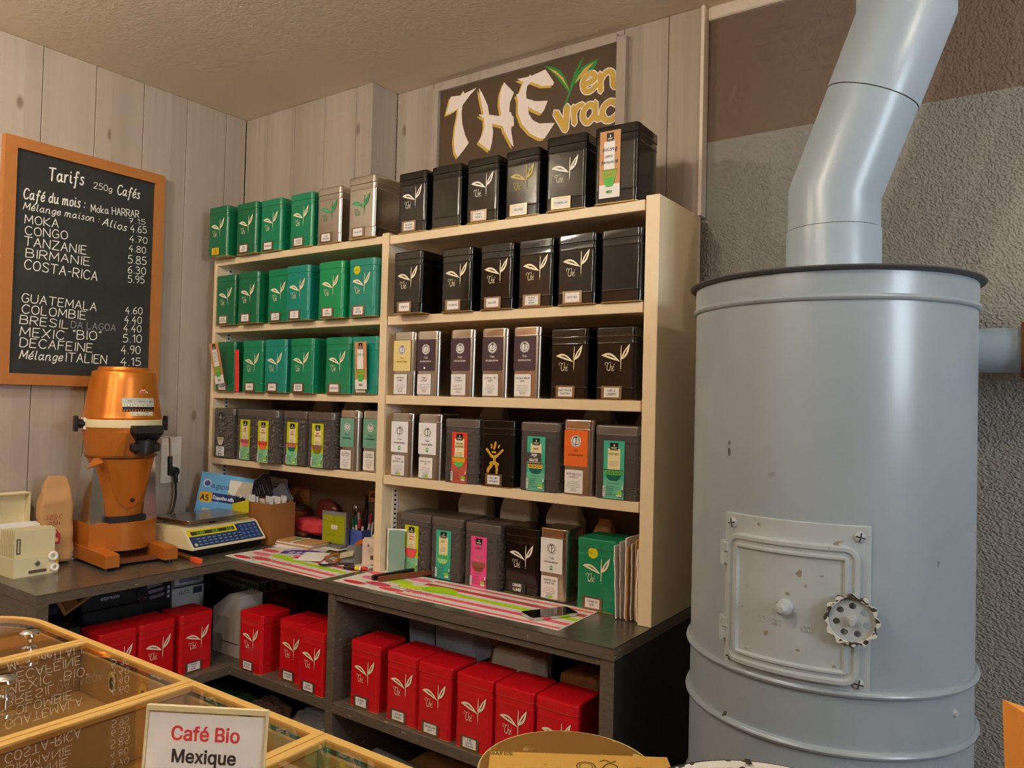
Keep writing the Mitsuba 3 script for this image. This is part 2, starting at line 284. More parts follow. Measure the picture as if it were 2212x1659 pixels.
put('corner_strip', M(bx(-.8835, -.872, 2.262, 2.31, 2.112, ZC - .001, .001), 'cream_side'), parent='wall_back', label='narrow pale edge strip closing the planks')
put('plaster', M(bx(-.884, XR + .1, 2.30, 2.346, 0, 2.352), 'rough_plaster'), parent='wall_back', label='grey rough plaster')
put('woven_paper', M(bx(-.884, XR + .1, 2.302, 2.346, 2.352, 2.738), 'woven_paper'), parent='wall_back', label='brown woven wallpaper')
struct('trim_1', M(bx(-.872, XR, 2.285, 2.346, 2.738, ZC, .004), 'cream_side'), 'pale ceiling trim above the brown wallpaper')
struct('wall_front', M(bx(XL, XR, YF - .1, YF, 0, ZC), 'dark_wall'), 'brown shop wall behind the viewer')
# right wall with a window opening that lets daylight in
WY0, WY1, WZ0, WZ1 = .15, 1.05, 1.55, 2.45
struct('wall_right', M(cat([bx(XR, XR + .15, YF, WY0, 0, ZC), bx(XR, XR + .15, WY1, 2.5, 0, ZC), bx(XR, XR + .15, WY0, WY1, 0, WZ0), bx(XR, XR + .15, WY0, WY1, WZ1, ZC)]), 'beige_wall'))
struct('window_1', None, 'daylit window in the right wall')
put('frame', M(cat([bx(XR - .01, XR + .05, WY0, WY0 + .04, WZ0, WZ1), bx(XR - .01, XR + .05, WY1 - .04, WY1, WZ0, WZ1), bx(XR - .01, XR + .05, WY0, WY1, WZ0, WZ0 + .04), bx(XR - .01, XR + .05, WY0, WY1, WZ1 - .04, WZ1)]), 'cream_side'), parent='window_1')
scene['window_1__pane'] = {'type': 'rectangle', 'to_world': TF().translate([XR + .03, (WY0 + WY1) / 2, (WZ0 + WZ1) / 2]) @ TF().rotate([0, 1, 0], -90) @ TF().scale([(WZ1 - WZ0) / 2 - .03, (WY1 - WY0) / 2 - .03, 1]),
                           'bsdf': {'type': 'ref', 'id': 'paper_white'}, 'emitter': {'type': 'area', 'radiance': {'type': 'rgb', 'value': DAY.tolist()}}}
for i, (x, y, z, w) in enumerate(LAMPS):
    t = thing('pendant_lamp', ['bare bulb hanging nearest the price board', 'bare bulb hanging in front of the tea sign', 'bare bulb hanging behind the viewer', 'bare bulb hanging at the far left behind the viewer', 'bare bulb hanging to the right of the stove'][i], 'lamp', 'pendant bulbs over the shop')
    put('cord', M(cyl(.004, z + .07, ZC, 8), 'black_plastic'), at(x, y, 0), t); put('socket', M(cyl(.018, z + .04, z + .09, 20, .003), 'black_plastic'), at(x, y, 0), t)
    scene[t + '__bulb'] = {'type': 'ply', **M(trimesh.creation.icosphere(3, .045), 'paper_white', True), 'to_world': at(x, y, z), 'emitter': {'type': 'area', 'radiance': {'type': 'rgb', 'value': (WARM * w).tolist()}}}
CU = 'wooden_cupboard'; thing(CU, 'amber wooden cupboard along the left wall behind the viewer, mirrored in the tins', 'cupboard'); mat('amber_wood', (150, 96, 44), .5)
put('body', M(bx(-3.01, -2.62, -2.2, .10, 0, 2.35, .004), 'amber_wood'), parent=CU)
for j in range(4): put('door', M(bx(-2.619, -2.60, -2.18 + j * .57, -1.62 + j * .57, .08, 2.28, .003), 'amber_wood'), parent=CU)
# ---------------------------------------------------------------- tea shelves
SH = 'tea_shelving'
thing(SH, 'cream two-bay shelving full of tea tins standing on the dark counter', 'shelf')
def board(key, *a, m='cream_laminate', **k): put(key, M(bx(*a, .0015), m), parent=SH, **k)
board('side_panel', -2.957, -2.938, 1.95, 2.26, .901, 2.097)
board('post', -1.944, -1.911, 1.95, 2.262, .901, 2.108)
put('end_panel', M(bx(-.914, -.872, 1.95, 2.262, .9005, 2.106, .0015), 'cream_laminate'), parent=SH)
for z in (1.243, 1.525, 1.807): board('shelf', -2.937, -1.945, 1.951, 2.26, z - .027, z)
board('shelf', -2.957, -1.9445, 1.951, 2.26, 2.098 - .027, 2.0985)
for z in (1.2427, 1.526, 1.8065, 2.096): board('shelf', -1.907, -.918, 1.951, 2.26, z - .031, z)
# slotted rails and brackets inside the bays
def rail(x, z0, z1, side):
    ms = [bx(x, x + .003 * side, 2.005, 2.03, z0, z1)] if side > 0 else [bx(x + .003 * side, x, 2.005, 2.03, z0, z1)]
    put('slotted_rail', M(cat(ms), 'white_plastic'), parent=SH, label='white slotted rail')
    sl = [bx(x + .0025 * side, x + .0036 * side, 2.012, 2.022, z, z + .006) for z in np.arange(z0 + .01, z1 - .01, .0165)]
    put('slot', M(cat(sl), 'black_panel'), parent=SH, kind='stuff')
rail(-1.911, .905, 2.06, 1); rail(-2.938, .905, 2.07, 1)
for z in (1.2427, 1.526, 1.8065, 2.096): put('bracket', M(hull([(-1.910, 1.957, z - .032), (-1.910, 2.03, z - .032), (-1.910, 2.03, z - .062), (-1.9055, 1.957, z - .032), (-1.9055, 2.03, z - .032), (-1.9055, 2.03, z - .062)]), 'white_plastic'), parent=SH)
# ---------------------------------------------------------------- counters
CT = 'counter'
thing(CT, 'dark brown L-shaped counter with open shelves along both walls', 'counter')
top = Polygon([(-3.0, 1.062), (-2.45, 1.062), (-2.45, 1.728), (-.872, 1.728), (-.872, 2.262), (-3.0, 2.262)])
put('worktop', M(extr(top.buffer(-.0012), .004, .896), 'counter_top'), parent=CT, label='glossy dark worktop')
put('edge_band', M(extr(top, .028, .868), 'counter_edge'), parent=CT)
def cab(key, *a, m='counter_edge', b=.0012): put(key, M(bx(*a, b), m), parent=CT)
cab('end_panel', -.914, -.873, 1.735, 2.262, 0, .867, m='black_panel'); cab('front_post', -.9135, -.8735, 1.7335, 1.7355, .0, .865)
cab('post', -1.932, -1.897, 1.7345, 2.26, 0, .8675)
cab('rail', -1.896, -.9145, 1.7365, 1.765, .846, .863)
cab('shelf', -1.8965, -.9145, 1.735, 2.26, .478, .511); cab('shelf', -2.98, -1.9325, 1.735, 2.26, .478, .511); cab('shelf', -2.98, -2.4525, 1.10, 1.7345, .478, .511)
cab('base', -1.8965, -.9145, 1.76, 2.26, 0, .09); cab('base', -2.98, -1.9325, 1.76, 2.26, 0, .09)
cab('end_panel', -2.98, -2.452, 1.064, 1.097, 0, .8675); cab('side_board', -2.4515, -2.4495, 1.0635, 1.0975, 0, .868)
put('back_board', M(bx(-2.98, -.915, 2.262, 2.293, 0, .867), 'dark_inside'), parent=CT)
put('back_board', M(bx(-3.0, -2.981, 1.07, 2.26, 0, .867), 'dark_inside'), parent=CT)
# ---------------------------------------------------------------- tea tins
def tin_body(w, d, h, r, beads=True):
    o = -.0012
    s = [(0, o - .0015), (.0015, o)]
    if beads:
        for zc in (.165 * h, .775 * h): s += [(zc - .003, o), (zc - .0012, o + .0011), (zc + .0012, o + .0011), (zc + .003, o)]
    return rr_loft(w, d, r, s + [(h * .875, o)])
def tin_lid(w, d, h, r):
    z = h * .868; o = .0003
    return rr_loft(w, d, r, [(z, o - .001), (z + .001, o + .0006), (z + .003, o), (h - .005, o), (h - .0018, o - .0014), (h - .0002, o - .0045), (h, o - .008), (h - .0004, o - .014)])
TINK = {'tea': (.132, .132, .213, .013), 'green': (.135, .135, .213, .013), 'embossed': (.144, .144, .211, .014), 'slim': (.104, .104, .224, .017), 'slim2': (.095, .095, .224, .016), 'tall': (.140, .150, .228, .014)}
SHP = {}
def shp(kind, bm, lm):
    k = (kind, bm, lm)
    if k not in SHP:
        w, d, h, r = TINK[kind]
        SHP[k] = (M(tin_body(w, d, h, r, 'slim' not in kind), bm, 32), M(tin_lid(w, d, h, r), lm, 32),
                  M(rr_loft(w, d, r, [(h * .866, -.0006), (h * .866 + .0009, .0013), (h * .866 + .0018, -.0006)]), 'gold_line', 32),
                  M(rr_loft(w, d, r, [(0, -.002), (.0006, .0002), (.0022, .0004), (.003, -.0012)]), 'gold_line', 32))
    return SHP[k]
def flat(poly, bsdf, y=-.0004):
    p = Print().add(poly, (0, 0, 0), y=0); return mikit.ply((np.vstack(p.v) + [0, y, 0], np.vstack(p.f)), bsdf, smooth=False)
def leaf(p, q, wl, wr, n=8):
    p, q = np.array(p, float), np.array(q, float); t = np.linspace(0, 1, n + 1); d = q - p; m = np.array([-d[1], d[0]])
    a = p + np.outer(t, d); s = np.sin(np.pi * t ** .8)[:, None]
    return Polygon(np.vstack([a + s * m * wl, (a - s * m * wr)[::-1][1:-1]])).buffer(0)
def script_the(x, z, h):
    s = h / 8; S = [smoothpts([(.2, 5), (-.6, 6.6), (.6, 8), (2, 7), (4.6, 7.8)]), smoothpts([(2.9, 7.3), (1.7, 4), (1.9, 1), (3, .1), (4, 1.2)]), np.array([(5.6, 8.2), (4.3, 0)]),
                     smoothpts([(4.6, 2), (5.8, 4.4), (6.3, 3.6), (5.8, .7), (6.6, .3)]), smoothpts([(7, 2), (8.4, 3.1), (8.2, 4.4), (7.2, 3.2), (7, .9), (8, .1), (9, 1.3)]), np.array([(8.5, 5.4), (9.2, 6.6)])]
    return unary_union([LineString([(x + q[0] * s, z + q[1] * s) for q in st]).buffer(.0006 if i != 1 else .0009, quad_segs=1) for i, st in enumerate(S)])
def sprig(dx=0, dz=0, text=True):
    """two leaves on a stem over the word The"""
    L = leaf((.022, .130), (.083, .111), .22, .02, 10).difference(leaf((.037, .1305), (.069, .1195), .10, .0))
    Rr = leaf((.086, .117), (.113, .163), .10, .17, 10).difference(leaf((.0925, .127), (.106, .151), .03, .09))
    st = Polygon([(.0845, .158), (.0862, .157), (.0865, .118), (.0858, .090), (.0838, .090), (.0835, .112), (.0828, .13)])
    g = [L, Rr, st, Point(.085, .0855).buffer(.0012, quad_segs=2)]
    if text: g.append(script_the(.036, .085, .025))
    return affinity.translate(unary_union(g), dx, dz)
EMB = {k: flat(sprig(), 'emblem_' + k) for k in ('cream', 'white', 'gold', 'green')}
HOLD = M(extr(sbox(.024, .004, .090, .041).difference(sbox(.0325, .0085, .0815, .0365)), .0016).apply_transform(trimesh.transformations.rotation_matrix(math.pi / 2, [1, 0, 0])), 'brass')
def card(lines, col=(238, 234, 230), ink=(70, 64, 66)):
    p = Print().rect(.0315, .0825, .0075, .0375, col, layer=1); n = len(lines); h = .0058 if n < 3 else .0046; st = h * 1.75
    for i, t in enumerate(lines):
        z = .0225 + (n - 1) * st / 2 - i * st - h / 2
        wd = strokes(t)[1] * h / 8; p.text(t, .057, z, h, ink, w=.17, fx=min(1.0, .044 / wd), layer=3)
    return p.shape()
def tea_tin(x, y, z, col, label, lines=None, emb='cream', group=None, kind=None, rz=0, seam=False, slots=None, dot=False, axis='y', holder=True, name='tea_tin'):
    kind = kind or ('green' if 'green' in col else 'tea'); w, d, h, r = TINK[kind]
    mt = {'silver': 'tin_silver'}.get(col, 'tin_' + col); b, l, ring, foot = shp(kind, mt, 'lid_silver' if col == 'silver' else mt)
    t = thing(name, label, 'tea tin', group); T = at(x, y, z, rz)
    put('body', b, T, t); put('lid', l, T, t)
    if seam: put('rim', ring, T, t, label='thin gold rim line')
    put('foot_rim', foot, T, t)
    if emb: put('emblem', EMB[emb], T, t, label=emb + ' leaf emblem')
    if lines:
        if holder: put('label_holder', HOLD, T, t, label='brass card holder')
        put('card', card(lines, *((232, 190, 20), (60, 50, 10)) if not holder else ()), T @ TF().translate([0, -.0005, 0]), t, label='yellow paper sticker' if not holder else 'white name card')
    if dot:
        p = Print(); c = Point(.045 if dot is True else dot, .171).buffer(.0165, quad_segs=6); p.add(c, (214, 206, 20)); p.rect(.036, .054, .172, .1732, (150, 140, 20)).rect(.038, .052, .168, .1692, (150, 140, 20)); put('sticker', p.shape(), T, t, label='round yellow sticker')
    return t, T
# ---- slim silver tins with two labels
def ctd(p, cx, cz, r, fg, bg, ring=True):
    p.add(Point(cx, cz).buffer(r, quad_segs=8), bg)
    if ring: p.add(Point(cx, cz).buffer(r * .93, quad_segs=8).difference(Point(cx, cz).buffer(r * .87, quad_segs=8)), fg)
    a = [(cx + .55 * r * math.cos(t) - .12 * r, cz + .6 * r * math.sin(t)) for t in np.radians(np.linspace(75, 285, 12))]; w = .055 * r
    p.add(unary_union([LineString(a).buffer(w), LineString([(2 * cx - q[0], q[1]) for q in a]).buffer(w), LineString([(cx, cz + .72 * r), (cx, cz - .75 * r)]).buffer(w), LineString([(cx - .24 * r, cz + .72 * r), (cx + .24 * r, cz + .72 * r)]).buffer(w), LineString([(cx + .22 * r, cz + .4 * r), (cx + .22 * r, cz - .1 * r)]).buffer(w * .7)]), fg)
def bars(p, cx, z, w, n, dz, col, h=.0011, seed=1):
    rr = random.Random(seed)
    for i in range(n):
        f = rr.uniform(.6, 1); p.rect(cx - w * f / 2, cx + w * f / 2, z - i * dz, z - i * dz + h, col)
def slim_tin(x, y, z, col, ink, label, title, kind='slim', group='slim silver tins', disc=(240, 238, 234), bio=False, extra=None, eu=False, seed=1):
    w, d, h, r = TINK[kind]; b, l, ring, foot = shp(kind, 'tin_silver', 'lid_silver')
    t = thing('slim_tin', label, 'tea tin', group); T = at(x, y, z)
    put('body', b, T, t); put('lid', l, T, t); s = w / .104
    p = Print(); a0, a1 = .007 * s, .087 * s; cx = (a0 + a1) / 2
    p.rect(a0, a1, .086, .193, col, .0025); ctd(p, cx, .160, .0175 * s, (28, 24, 28), disc)
    p.text('Thés', cx, .1285, .0066, ink, w=.13); p.text('christine dattner', cx, .1165, .0066, ink, w=.12, fx=.72 * s)
    if bio: p.rect(cx - .005, cx + .005, .094, .108, (70, 170, 90)).text('AB', cx, .0995, .005, (235, 240, 235), w=.2)
    if extra: p.add(Point(cx - .004, .0965).buffer(.0042, quad_segs=5), (244, 240, 232))
    put('label', p.shape(), T, t, label='upper label with round monogram')
    q = Print(); b0, b1 = .011 * s, .073 * s; c2 = (b0 + b1) / 2; q.rect(b0, b1, .006, .075, (240, 236, 232), .0025)
    for i, ln in enumerate(title):
        wd = strokes(ln)[1] * .0052 / 8; q.text(ln, c2, .060 - i * .009, .0052, (60, 50, 60), w=.17, fx=min(1, .052 * s / wd))
    bars(q, c2, .043 - .004 * (len(title) - 1), .048 * s, 4, .0052, (150, 140, 144), seed=seed); bars(q, c2, .0185, .026 * s, 2, .0045, (90, 84, 90), seed=seed + 5)
    if eu: q.rect(c2 - .012, c2 - .004, .0085, .016, (150, 196, 190)).rect(c2 - .002, c2 + .012, .0085, .016, (176, 204, 40))
    put('label', q.shape(), T, t, label='lower white label')
# ---- dark embossed tins with tall bowl labels
def bowl(p, x0, z0, W, H, up, low, rim=None, pat=None):
    P = lambda a, b: (x0 + a * W, z0 + b * H)
    p.add(Polygon([P(0, 1), P(1, 1), P(.94, .62), P(.82, .22), P(.70, 0), P(.30, 0), P(.18, .22), P(.06, .62)]), low)
    p.add(Polygon([P(0, 1), P(1, 1), P(.94, .62), P(.915, .52), P(.085, .52), P(.06, .62)]), up)
    if rim: p.add(Polygon([P(-.03, 1.03), P(1.03, 1.03), P(1, .95), P(0, .95)]), rim)
    if pat: p.add(unary_union([Point(P(a, .74)).buffer(.075 * W, quad_segs=3).difference(Point(P(a, .74)).buffer(.04 * W, quad_segs=3)) for a in (.2, .4, .6, .8)]), pat)
def logo(p, x0, x1, z0, z1):
    c = (x0 + x1) / 2; H = z1 - z0; W = x1 - x0
    p.rect(x0, x1, z0, z1, (18, 16, 14)); p.add(Polygon([(c - .09 * W, z0 + .56 * H), (c, z0 + .86 * H), (c + .12 * W, z0 + .66 * H), (c + .04 * W, z0 + .5 * H)]), (232, 228, 214))
    p.rect(x0 + .12 * W, x1 - .12 * W, z0 + .34 * H, z0 + .42 * H, (214, 206, 180)).rect(x0 + .2 * W, x1 - .2 * W, z0 + .24 * H, z0 + .30 * H, (214, 206, 180)).rect(x0, x1, z0 + .08 * H, z0 + .13 * H, (200, 196, 170))
def tall_label(bg, bg2, up, low, title, ink, seed, W=.066, H=.166, rim=None, pat=None, cream=(240, 226, 178), mate=False):
    p = Print(); p.rect(0, W, 0, H, bg, .0015).rect(.0006, W - .0006, .0008, .33 * H, bg2)
    p.rect(.2 * W, .8 * W, .46 * H, .865 * H, cream)
    logo(p, .30 * W, .70 * W, .835 * H, .965 * H)
    for i, t in enumerate(title):
        wd = strokes(t)[1] * .0055 / 8; p.text(t, .5 * W, (.755 - i * .055) * H, .0055, ink, w=.17, fx=min(1, .034 / wd))
    bars(p, .5 * W, (.69 - .05 * len(title)) * H, .5 * W, 4, .0042, (168, 140, 100), .0009, seed)
    bowl(p, .05 * W, .315 * H, .88 * W, .185 * H, up, low, rim, pat)
    bars(p, .5 * W, .27 * H, .55 * W, 1, .004, (90, 120, 90), .001, seed)
    p.rect(.0, .13 * W, .035 * H, .215 * H, (240, 240, 236))
    for i in range(9): p.rect(.02 * W, .11 * W, (.05 + i * .0175) * H, (.056 + i * .0175) * H, (40, 40, 40))
    for i, (a, b) in enumerate(((.2, .6), (.2, .5), (.2, .55), (.2, .45), (.2, .6))): p.rect(a * W, b * W, (.215 - i * .035) * H, (.221 - i * .035) * H, tuple(int(v * .55) for v in bg2))
    p.rect(.68 * W, .93 * W, .085 * H, .14 * H, (150, 200, 60)).rect(.68 * W, .93 * W, .05 * H, .08 * H, (236, 234, 220)).rect(.93 * W, .985 * W, .17 * H, .235 * H, (240, 240, 240)).rect(.93 * W, .985 * W, .145 * H, .17 * H, (30, 30, 40))
    if mate:
        p.rect(.03 * W, .80 * W, .50 * H, .70 * H, (70, 66, 64), .001).rect(.05 * W, .78 * W, .515 * H, .53 * H, (190, 184, 170)); p.text('POP', .45 * W, .625 * H, .0085, (236, 234, 228), w=.22).text('maté', .42 * W, .545 * H, .010, (236, 234, 228), w=.2)
    return p
def embossed_tin(x, y, z, label, lab=None, lx=.034, rz=0, group='dark embossed tins'):
    b, l, ring, foot = shp('embossed', 'tin_embossed', 'lid_embossed'); t = thing('embossed_tin', label, 'tea tin', group); T = at(x, y, z, rz)
    put('body', b, T, t); put('lid', l, T, t)
    if lab: put('label', lab.shape(), T @ TF().translate([lx, -.0008, .0015]), t, label='tall printed label')
    return t, T
LIME, MINT, TEAL, TEAL2 = (198, 204, 14), (138, 204, 152), (66, 176, 146), (104, 188, 156)
# ---- row by row: top of the right bay
for i, (x, y, kd, rz, em, ln, lb) in enumerate([
    (-1.868, 1.945, None, 0, 'white', ['MELANGE', 'DES INDES'], 'leftmost black tin on top, silver leaf emblem, beside the large silver tin'),
    (-1.716, 1.947, None, 0, None, None, 'plain black tin without emblem on top of the right bay, below the letter T of'),
    (-1.561, 1.945, None, 0, 'white', ['FRUITS', 'ROUGES'], 'black tin with silver leaf emblem and card FRUITS ROUGES on top of the right bay'),
    (-1.404, 1.945, None, 0, 'gold', ['REGLISSE'], 'black tin with gold leaf emblem and card REGLISSE on top of the right bay'),
    (-1.246, 1.938, 'tall', 3, 'white', ['TOURBILLON'], 'shiny black tin with card TOURBILLON on top of the right bay')]):
    tea_tin(x, y, 2.096, 'black', lb, ln, em, 'black tins on top of the shelving', kd, rz)
t, T = tea_tin(-1.079, 1.94, 2.096, 'black', 'largest black tin at the right end of the top row with a handwritten oolong label', None, None, 'black tins on top of the shelving', 'tall', 2)
def pouch_print(wave, txt, W=.060, H=.170, ink=(60, 150, 90)):
    p = Print(); p.rect(0, W, 0, H, (206, 148, 96)); p.rect(0, W, 0, .20 * H, (238, 232, 226)); logo(p, .33 * W, .67 * W, .84 * H, .97 * H); p.rect(.22 * W, .74 * W, .40 * H, .84 * H, (240, 236, 232))
    for s, z, h in txt: p.text(s, .48 * W, z * H, h, ink, w=.13, fx=.95, slant=.18)
    bowl(p, .13 * W, .165 * H, .72 * W, .25 * H, (150, 170, 60), (84, 180, 70), (110, 140, 50), (120, 150, 60)); p.rect(.36 * W, .52 * W, .07 * H, .11 * H, (70, 150, 90)).rect(.55 * W, .64 * W, .07 * H, .11 * H, (120, 180, 120)); return p
put('label', pouch_print(0, [('oolong', .70, .0125), ('semi-', .60, .010), ('fermenté', .51, .010)], .066, .196, (34, 30, 34)).shape(), T @ TF().translate([.020, -.001, .016]), t, label='kraft paper label with green bowl and handwriting')
# second row, right bay
for x, y, em, ln, lb in [(-1.842, 1.905, 'cream', ['SENCHAS'], 'black tin with card SENCHAS jutting out at the left end of the second row'),
    (-1.652, 1.935, 'cream', ['7 PARFUMS'], 'black tin with card 7 PARFUMS, second in the second row'), (-1.493, 1.94, 'cream', ['BULGARE'], 'black tin with card BULGARE and amber reflections in the second row'),
    (-1.346, 1.945, 'cream', ['MELANGE', 'PAUL ET', 'VIRGINIE'], 'black tin with card MELANGE PAUL ET VIRGINIE in the second row'), (-1.197, 1.938, 'cream', ['NOSY BEY'], 'black tin with card NOSY BEY in the second row'),
    (-1.051, 1.94, None, None, 'plain black tin without emblem at the right end of the second row beside the end')]:
    tea_tin(x, y, 1.807, 'black', lb, ln, em, 'black tins in the second row')
# third row, right bay
AUB = (74, 52, 62)
for i, (x, c, ink, ttl, lb, ex) in enumerate([(-1.878, (236, 216, 142), (170, 120, 40), ['MARGARITA', 'POMME'], 'slim silver tin with a pale yellow label beside the middle post', False),
    (-1.768, AUB, (244, 240, 236), ['HYMNE A', "L'AMOUR"], 'slim silver tin with a dark plum label and white dot, card HYMNE A L AMOUR', True), (-1.618, AUB, (244, 240, 236), ['ETERNEL', 'VOYAGEUR'], 'slim silver tin with a dark plum label, card ETERNEL VOYAGEUR', False),
    (-1.486, AUB, (244, 240, 236), ['LE SECRET DES', 'REVES'], 'slim silver tin with a dark plum label, pinkish lower card, left of the leaf-sprig one', False), (-1.361, AUB, (244, 240, 236), ['CHOCOLAT MENTHE', 'GIVRE'], 'slim silver tin with a dark plum label left of the two black tins', False)]):
    slim_tin(x, 1.95, 1.526, c, ink, lb, ttl, extra=ex, seed=i + 1)
tea_tin(-1.224, 1.955, 1.526, 'black', 'black tin with card GOUT RUSSE DOUCHKA in the third row', ['GOÛT RUSSE', 'DOUCHKA'], group='black tins in the third row', seam=True)
tea_tin(-1.069, 1.955, 1.526, 'black', 'black tin with card NOEL A LONDRES at the right end of the third row', ['NOËL À', 'LONDRES'], group='black tins in the third row', seam=True)
# fourth row, right bay
WHT = (240, 240, 240)
slim_tin(-1.877, 1.948, 1.2427, WHT, (90, 84, 80), 'slim silver tin with two white labels beside the middle post, fourth row', ['THÉ DES', 'DEMOISELLES BIO'], bio=True, eu=True, seed=11)
slim_tin(-1.749, 1.948, 1.2427, WHT, (90, 84, 80), 'slim silver tin with two white labels, card CEZANNE PEINT BIO, fourth row', ['Cézanne Peint...', 'BIO'], bio=True, eu=True, seed=12)
embossed_tin(-1.628, 1.948, 1.2427, 'dark embossed tin with a red label and yellow-green bowl in the fourth row', tall_label((222, 72, 46), (196, 92, 76), (236, 160, 30), (106, 186, 96), ['TRESORS', 'DU DRAGON'], (120, 110, 40), 21, rim=(120, 150, 50)))
t, T = tea_tin(-1.477, 1.948, 1.2427, 'black', 'black tin with a gold brush-stroke figure and card EARL GREY SUPERIEUR', ['EARL GREY', 'SUPERIEUR'], None, None, seam=True)
fig = unary_union([LineString(a).buffer(w, cap_style=1) for a, w in [([(.028, .118), (.046, .098)], .0042), ([(.090, .118), (.070, .100)], .0038), ([(.046, .098), (.058, .094), (.070, .100)], .005), ([(.059, .094), (.058, .074)], .0048), ([(.050, .110), (.062, .110)], .0034),
    ([(.046, .134), (.047, .124)], .0034), ([(.062, .140), (.057, .122)], .0042), ([(.077, .132), (.073, .126)], .0030), ([(.048, .068), (.036, .056), (.034, .048)], .0054), ([(.066, .068), (.070, .056), (.068, .046)], .0046), ([(.044, .074), (.058, .078), (.072, .072)], .0052)]])
put('emblem', flat(fig, 'gold_paint'), T, t, label='gold brush-stroke figure')
embossed_tin(-1.324, 1.948, 1.2427, 'dark embossed tin with a teal label half covered by a POP mate card', tall_label(TEAL, TEAL2, (214, 176, 70), (16, 90, 84), ['MATÉ'], (90, 80, 40), 22, rim=(20, 80, 70), pat=(120, 90, 30), mate=True), lx=.030)
slim_tin(-1.169, 1.948, 1.2427, (238, 110, 36), (150, 56, 10), 'slim silver tin with a bright orange label in the fourth row', ['MATÉ GRILLÉ AU', 'CHOCOLAT'], seed=13)
embossed_tin(-1.0605, 1.948, 1.2427, 'dark embossed tin with a teal label MATE VERT at the right end of the fourth', tall_label(TEAL, TEAL2, (96, 176, 76), (18, 96, 84), ['MATÉ VERT'], (150, 140, 60), 23, rim=(20, 70, 60), pat=(40, 120, 50)), lx=.032)
# on the counter, right bay
embossed_tin(-1.88, 2.012, .9005, 'dark embossed tin with a lime label and red bowl, first on the counter', tall_label(LIME, MINT, (236, 86, 92), (240, 84, 88), ['Torride', 'desir'], (214, 90, 60), 31, rim=(200, 50, 60)), lx=.028)
embossed_tin(-1.731, 2.01, .9005, 'dark embossed tin with a teal label and pale green bowl, second on the counter', tall_label(TEAL, (58, 168, 138), (96, 190, 120), (160, 216, 128), ['RÊVE'], (150, 130, 50), 32, pat=(50, 140, 90)), lx=.028)
embossed_tin(-1.570, 1.996, .9005, 'dark embossed tin with a pink label on the counter', tall_label((236, 78, 142), (234, 84, 146), (150, 90, 66), (132, 72, 52), ['ROOIBOS'], (120, 40, 60), 33, cream=(236, 92, 150)), lx=.030)
t, T = tea_tin(-1.419, 2.014, .9005, 'black', 'black tin on the counter with a black tag lettered CARAMEL FLAMBE', None, 'white', None, seam=True)
p = Print().rect(.024, .088, .004, .040, (46, 42, 40), .003); p.text('CARAMEL', .056, .0245, .008, (236, 232, 224), w=.2, fx=.8).text('FLAMBÉ', .056, .0105, .008, (236, 232, 224), w=.2, fx=.85); put('tag', p.back(.001).shape(), T @ TF().translate([0, -.0015, 0]), t, label='black hand-lettered tag')
slim_tin(-1.286, 2.015, .9005, WHT, (80, 76, 72), 'slim silver tin with two white labels on the counter', ['JARDIN DE MON', 'GRAND-PÈRE'], group=None, bio=True, eu=True, seed=14)
tea_tin(-1.14, 1.998, .9005, 'green', 'green tin with a round yellow sticker on the counter, card TISANE DE NOEL', ['TISANE DE', 'NOËL'], seam=True, dot=.056, group=None)
# left bay, top
for x, y, cl, em, ln, hd, lb in [(-2.935, 1.9, 'green_dark', 'cream', ['POUDRE', 'A CANON'], False, 'dark green tin with a yellow sticker at the left end of the top row'), (-2.769, 1.92, 'green_dark', 'cream', ['PURE', 'GRAVITE'], True, 'dark green tin second from left on top, beside the one with a yellow sticker'),
    (-2.631, 1.936, 'green', 'cream', ['GENMAICHA'], True, 'green tin with card GENMAICHA on top of the left bay'), (-2.449, 1.94, 'green', 'cream', ['FANTAISIE', 'GOURMET'], True, 'green tin next to the silver tins on top of the left bay')]:
    tea_tin(x, y, 2.099, cl, lb, ln, em, 'green tins on top of the shelving', holder=hd)
tea_tin(-2.289, 1.94, 2.099, 'silver', 'smaller silver tin with green leaf emblem on top of the left bay, beside the green', ['TARRY', 'SOUCHONG'], 'green', 'silver tins on top of the shelving', 'green')
tea_tin(-2.111, 1.935, 2.099, 'silver', 'large silver tin with green leaf emblem on top beside the black tins', ['PAI MU TAN'], 'green', 'silver tins on top of the shelving', 'tall')
for x, y, cl, ln, lb, dt in [(-2.902, 1.925, 'green_dark', ['PASTEL', 'REMONTANT'], 'green tin at the left end of the second row, left bay', False), (-2.732, 1.912, 'green_dark', ['PALAIS', "D'ASIE"], 'green tin second from left in the second row, left bay', False),
    (-2.562, 1.93, 'green', ['RIZ', 'SOUFFLÉ'], 'green tin half hidden, third from left in the second row, left bay', False), (-2.424, 1.912, 'green_teal', ['THÉ', 'TAO'], 'teal-green tin fourth from left in the second row, left bay', False),
    (-2.237, 1.912, 'green_bright', ['VERT', 'SENCHA'], 'bright green tin next to the one with a yellow dot, left bay', False), (-2.0835, 1.922, 'green_teal', ['VERT', 'MATCHA'], 'green tin with a round yellow sticker beside the middle post', True)]:
    tea_tin(x, y, 1.808, cl, lb, ln, 'cream', 'green tins in the second row', dot=dt)
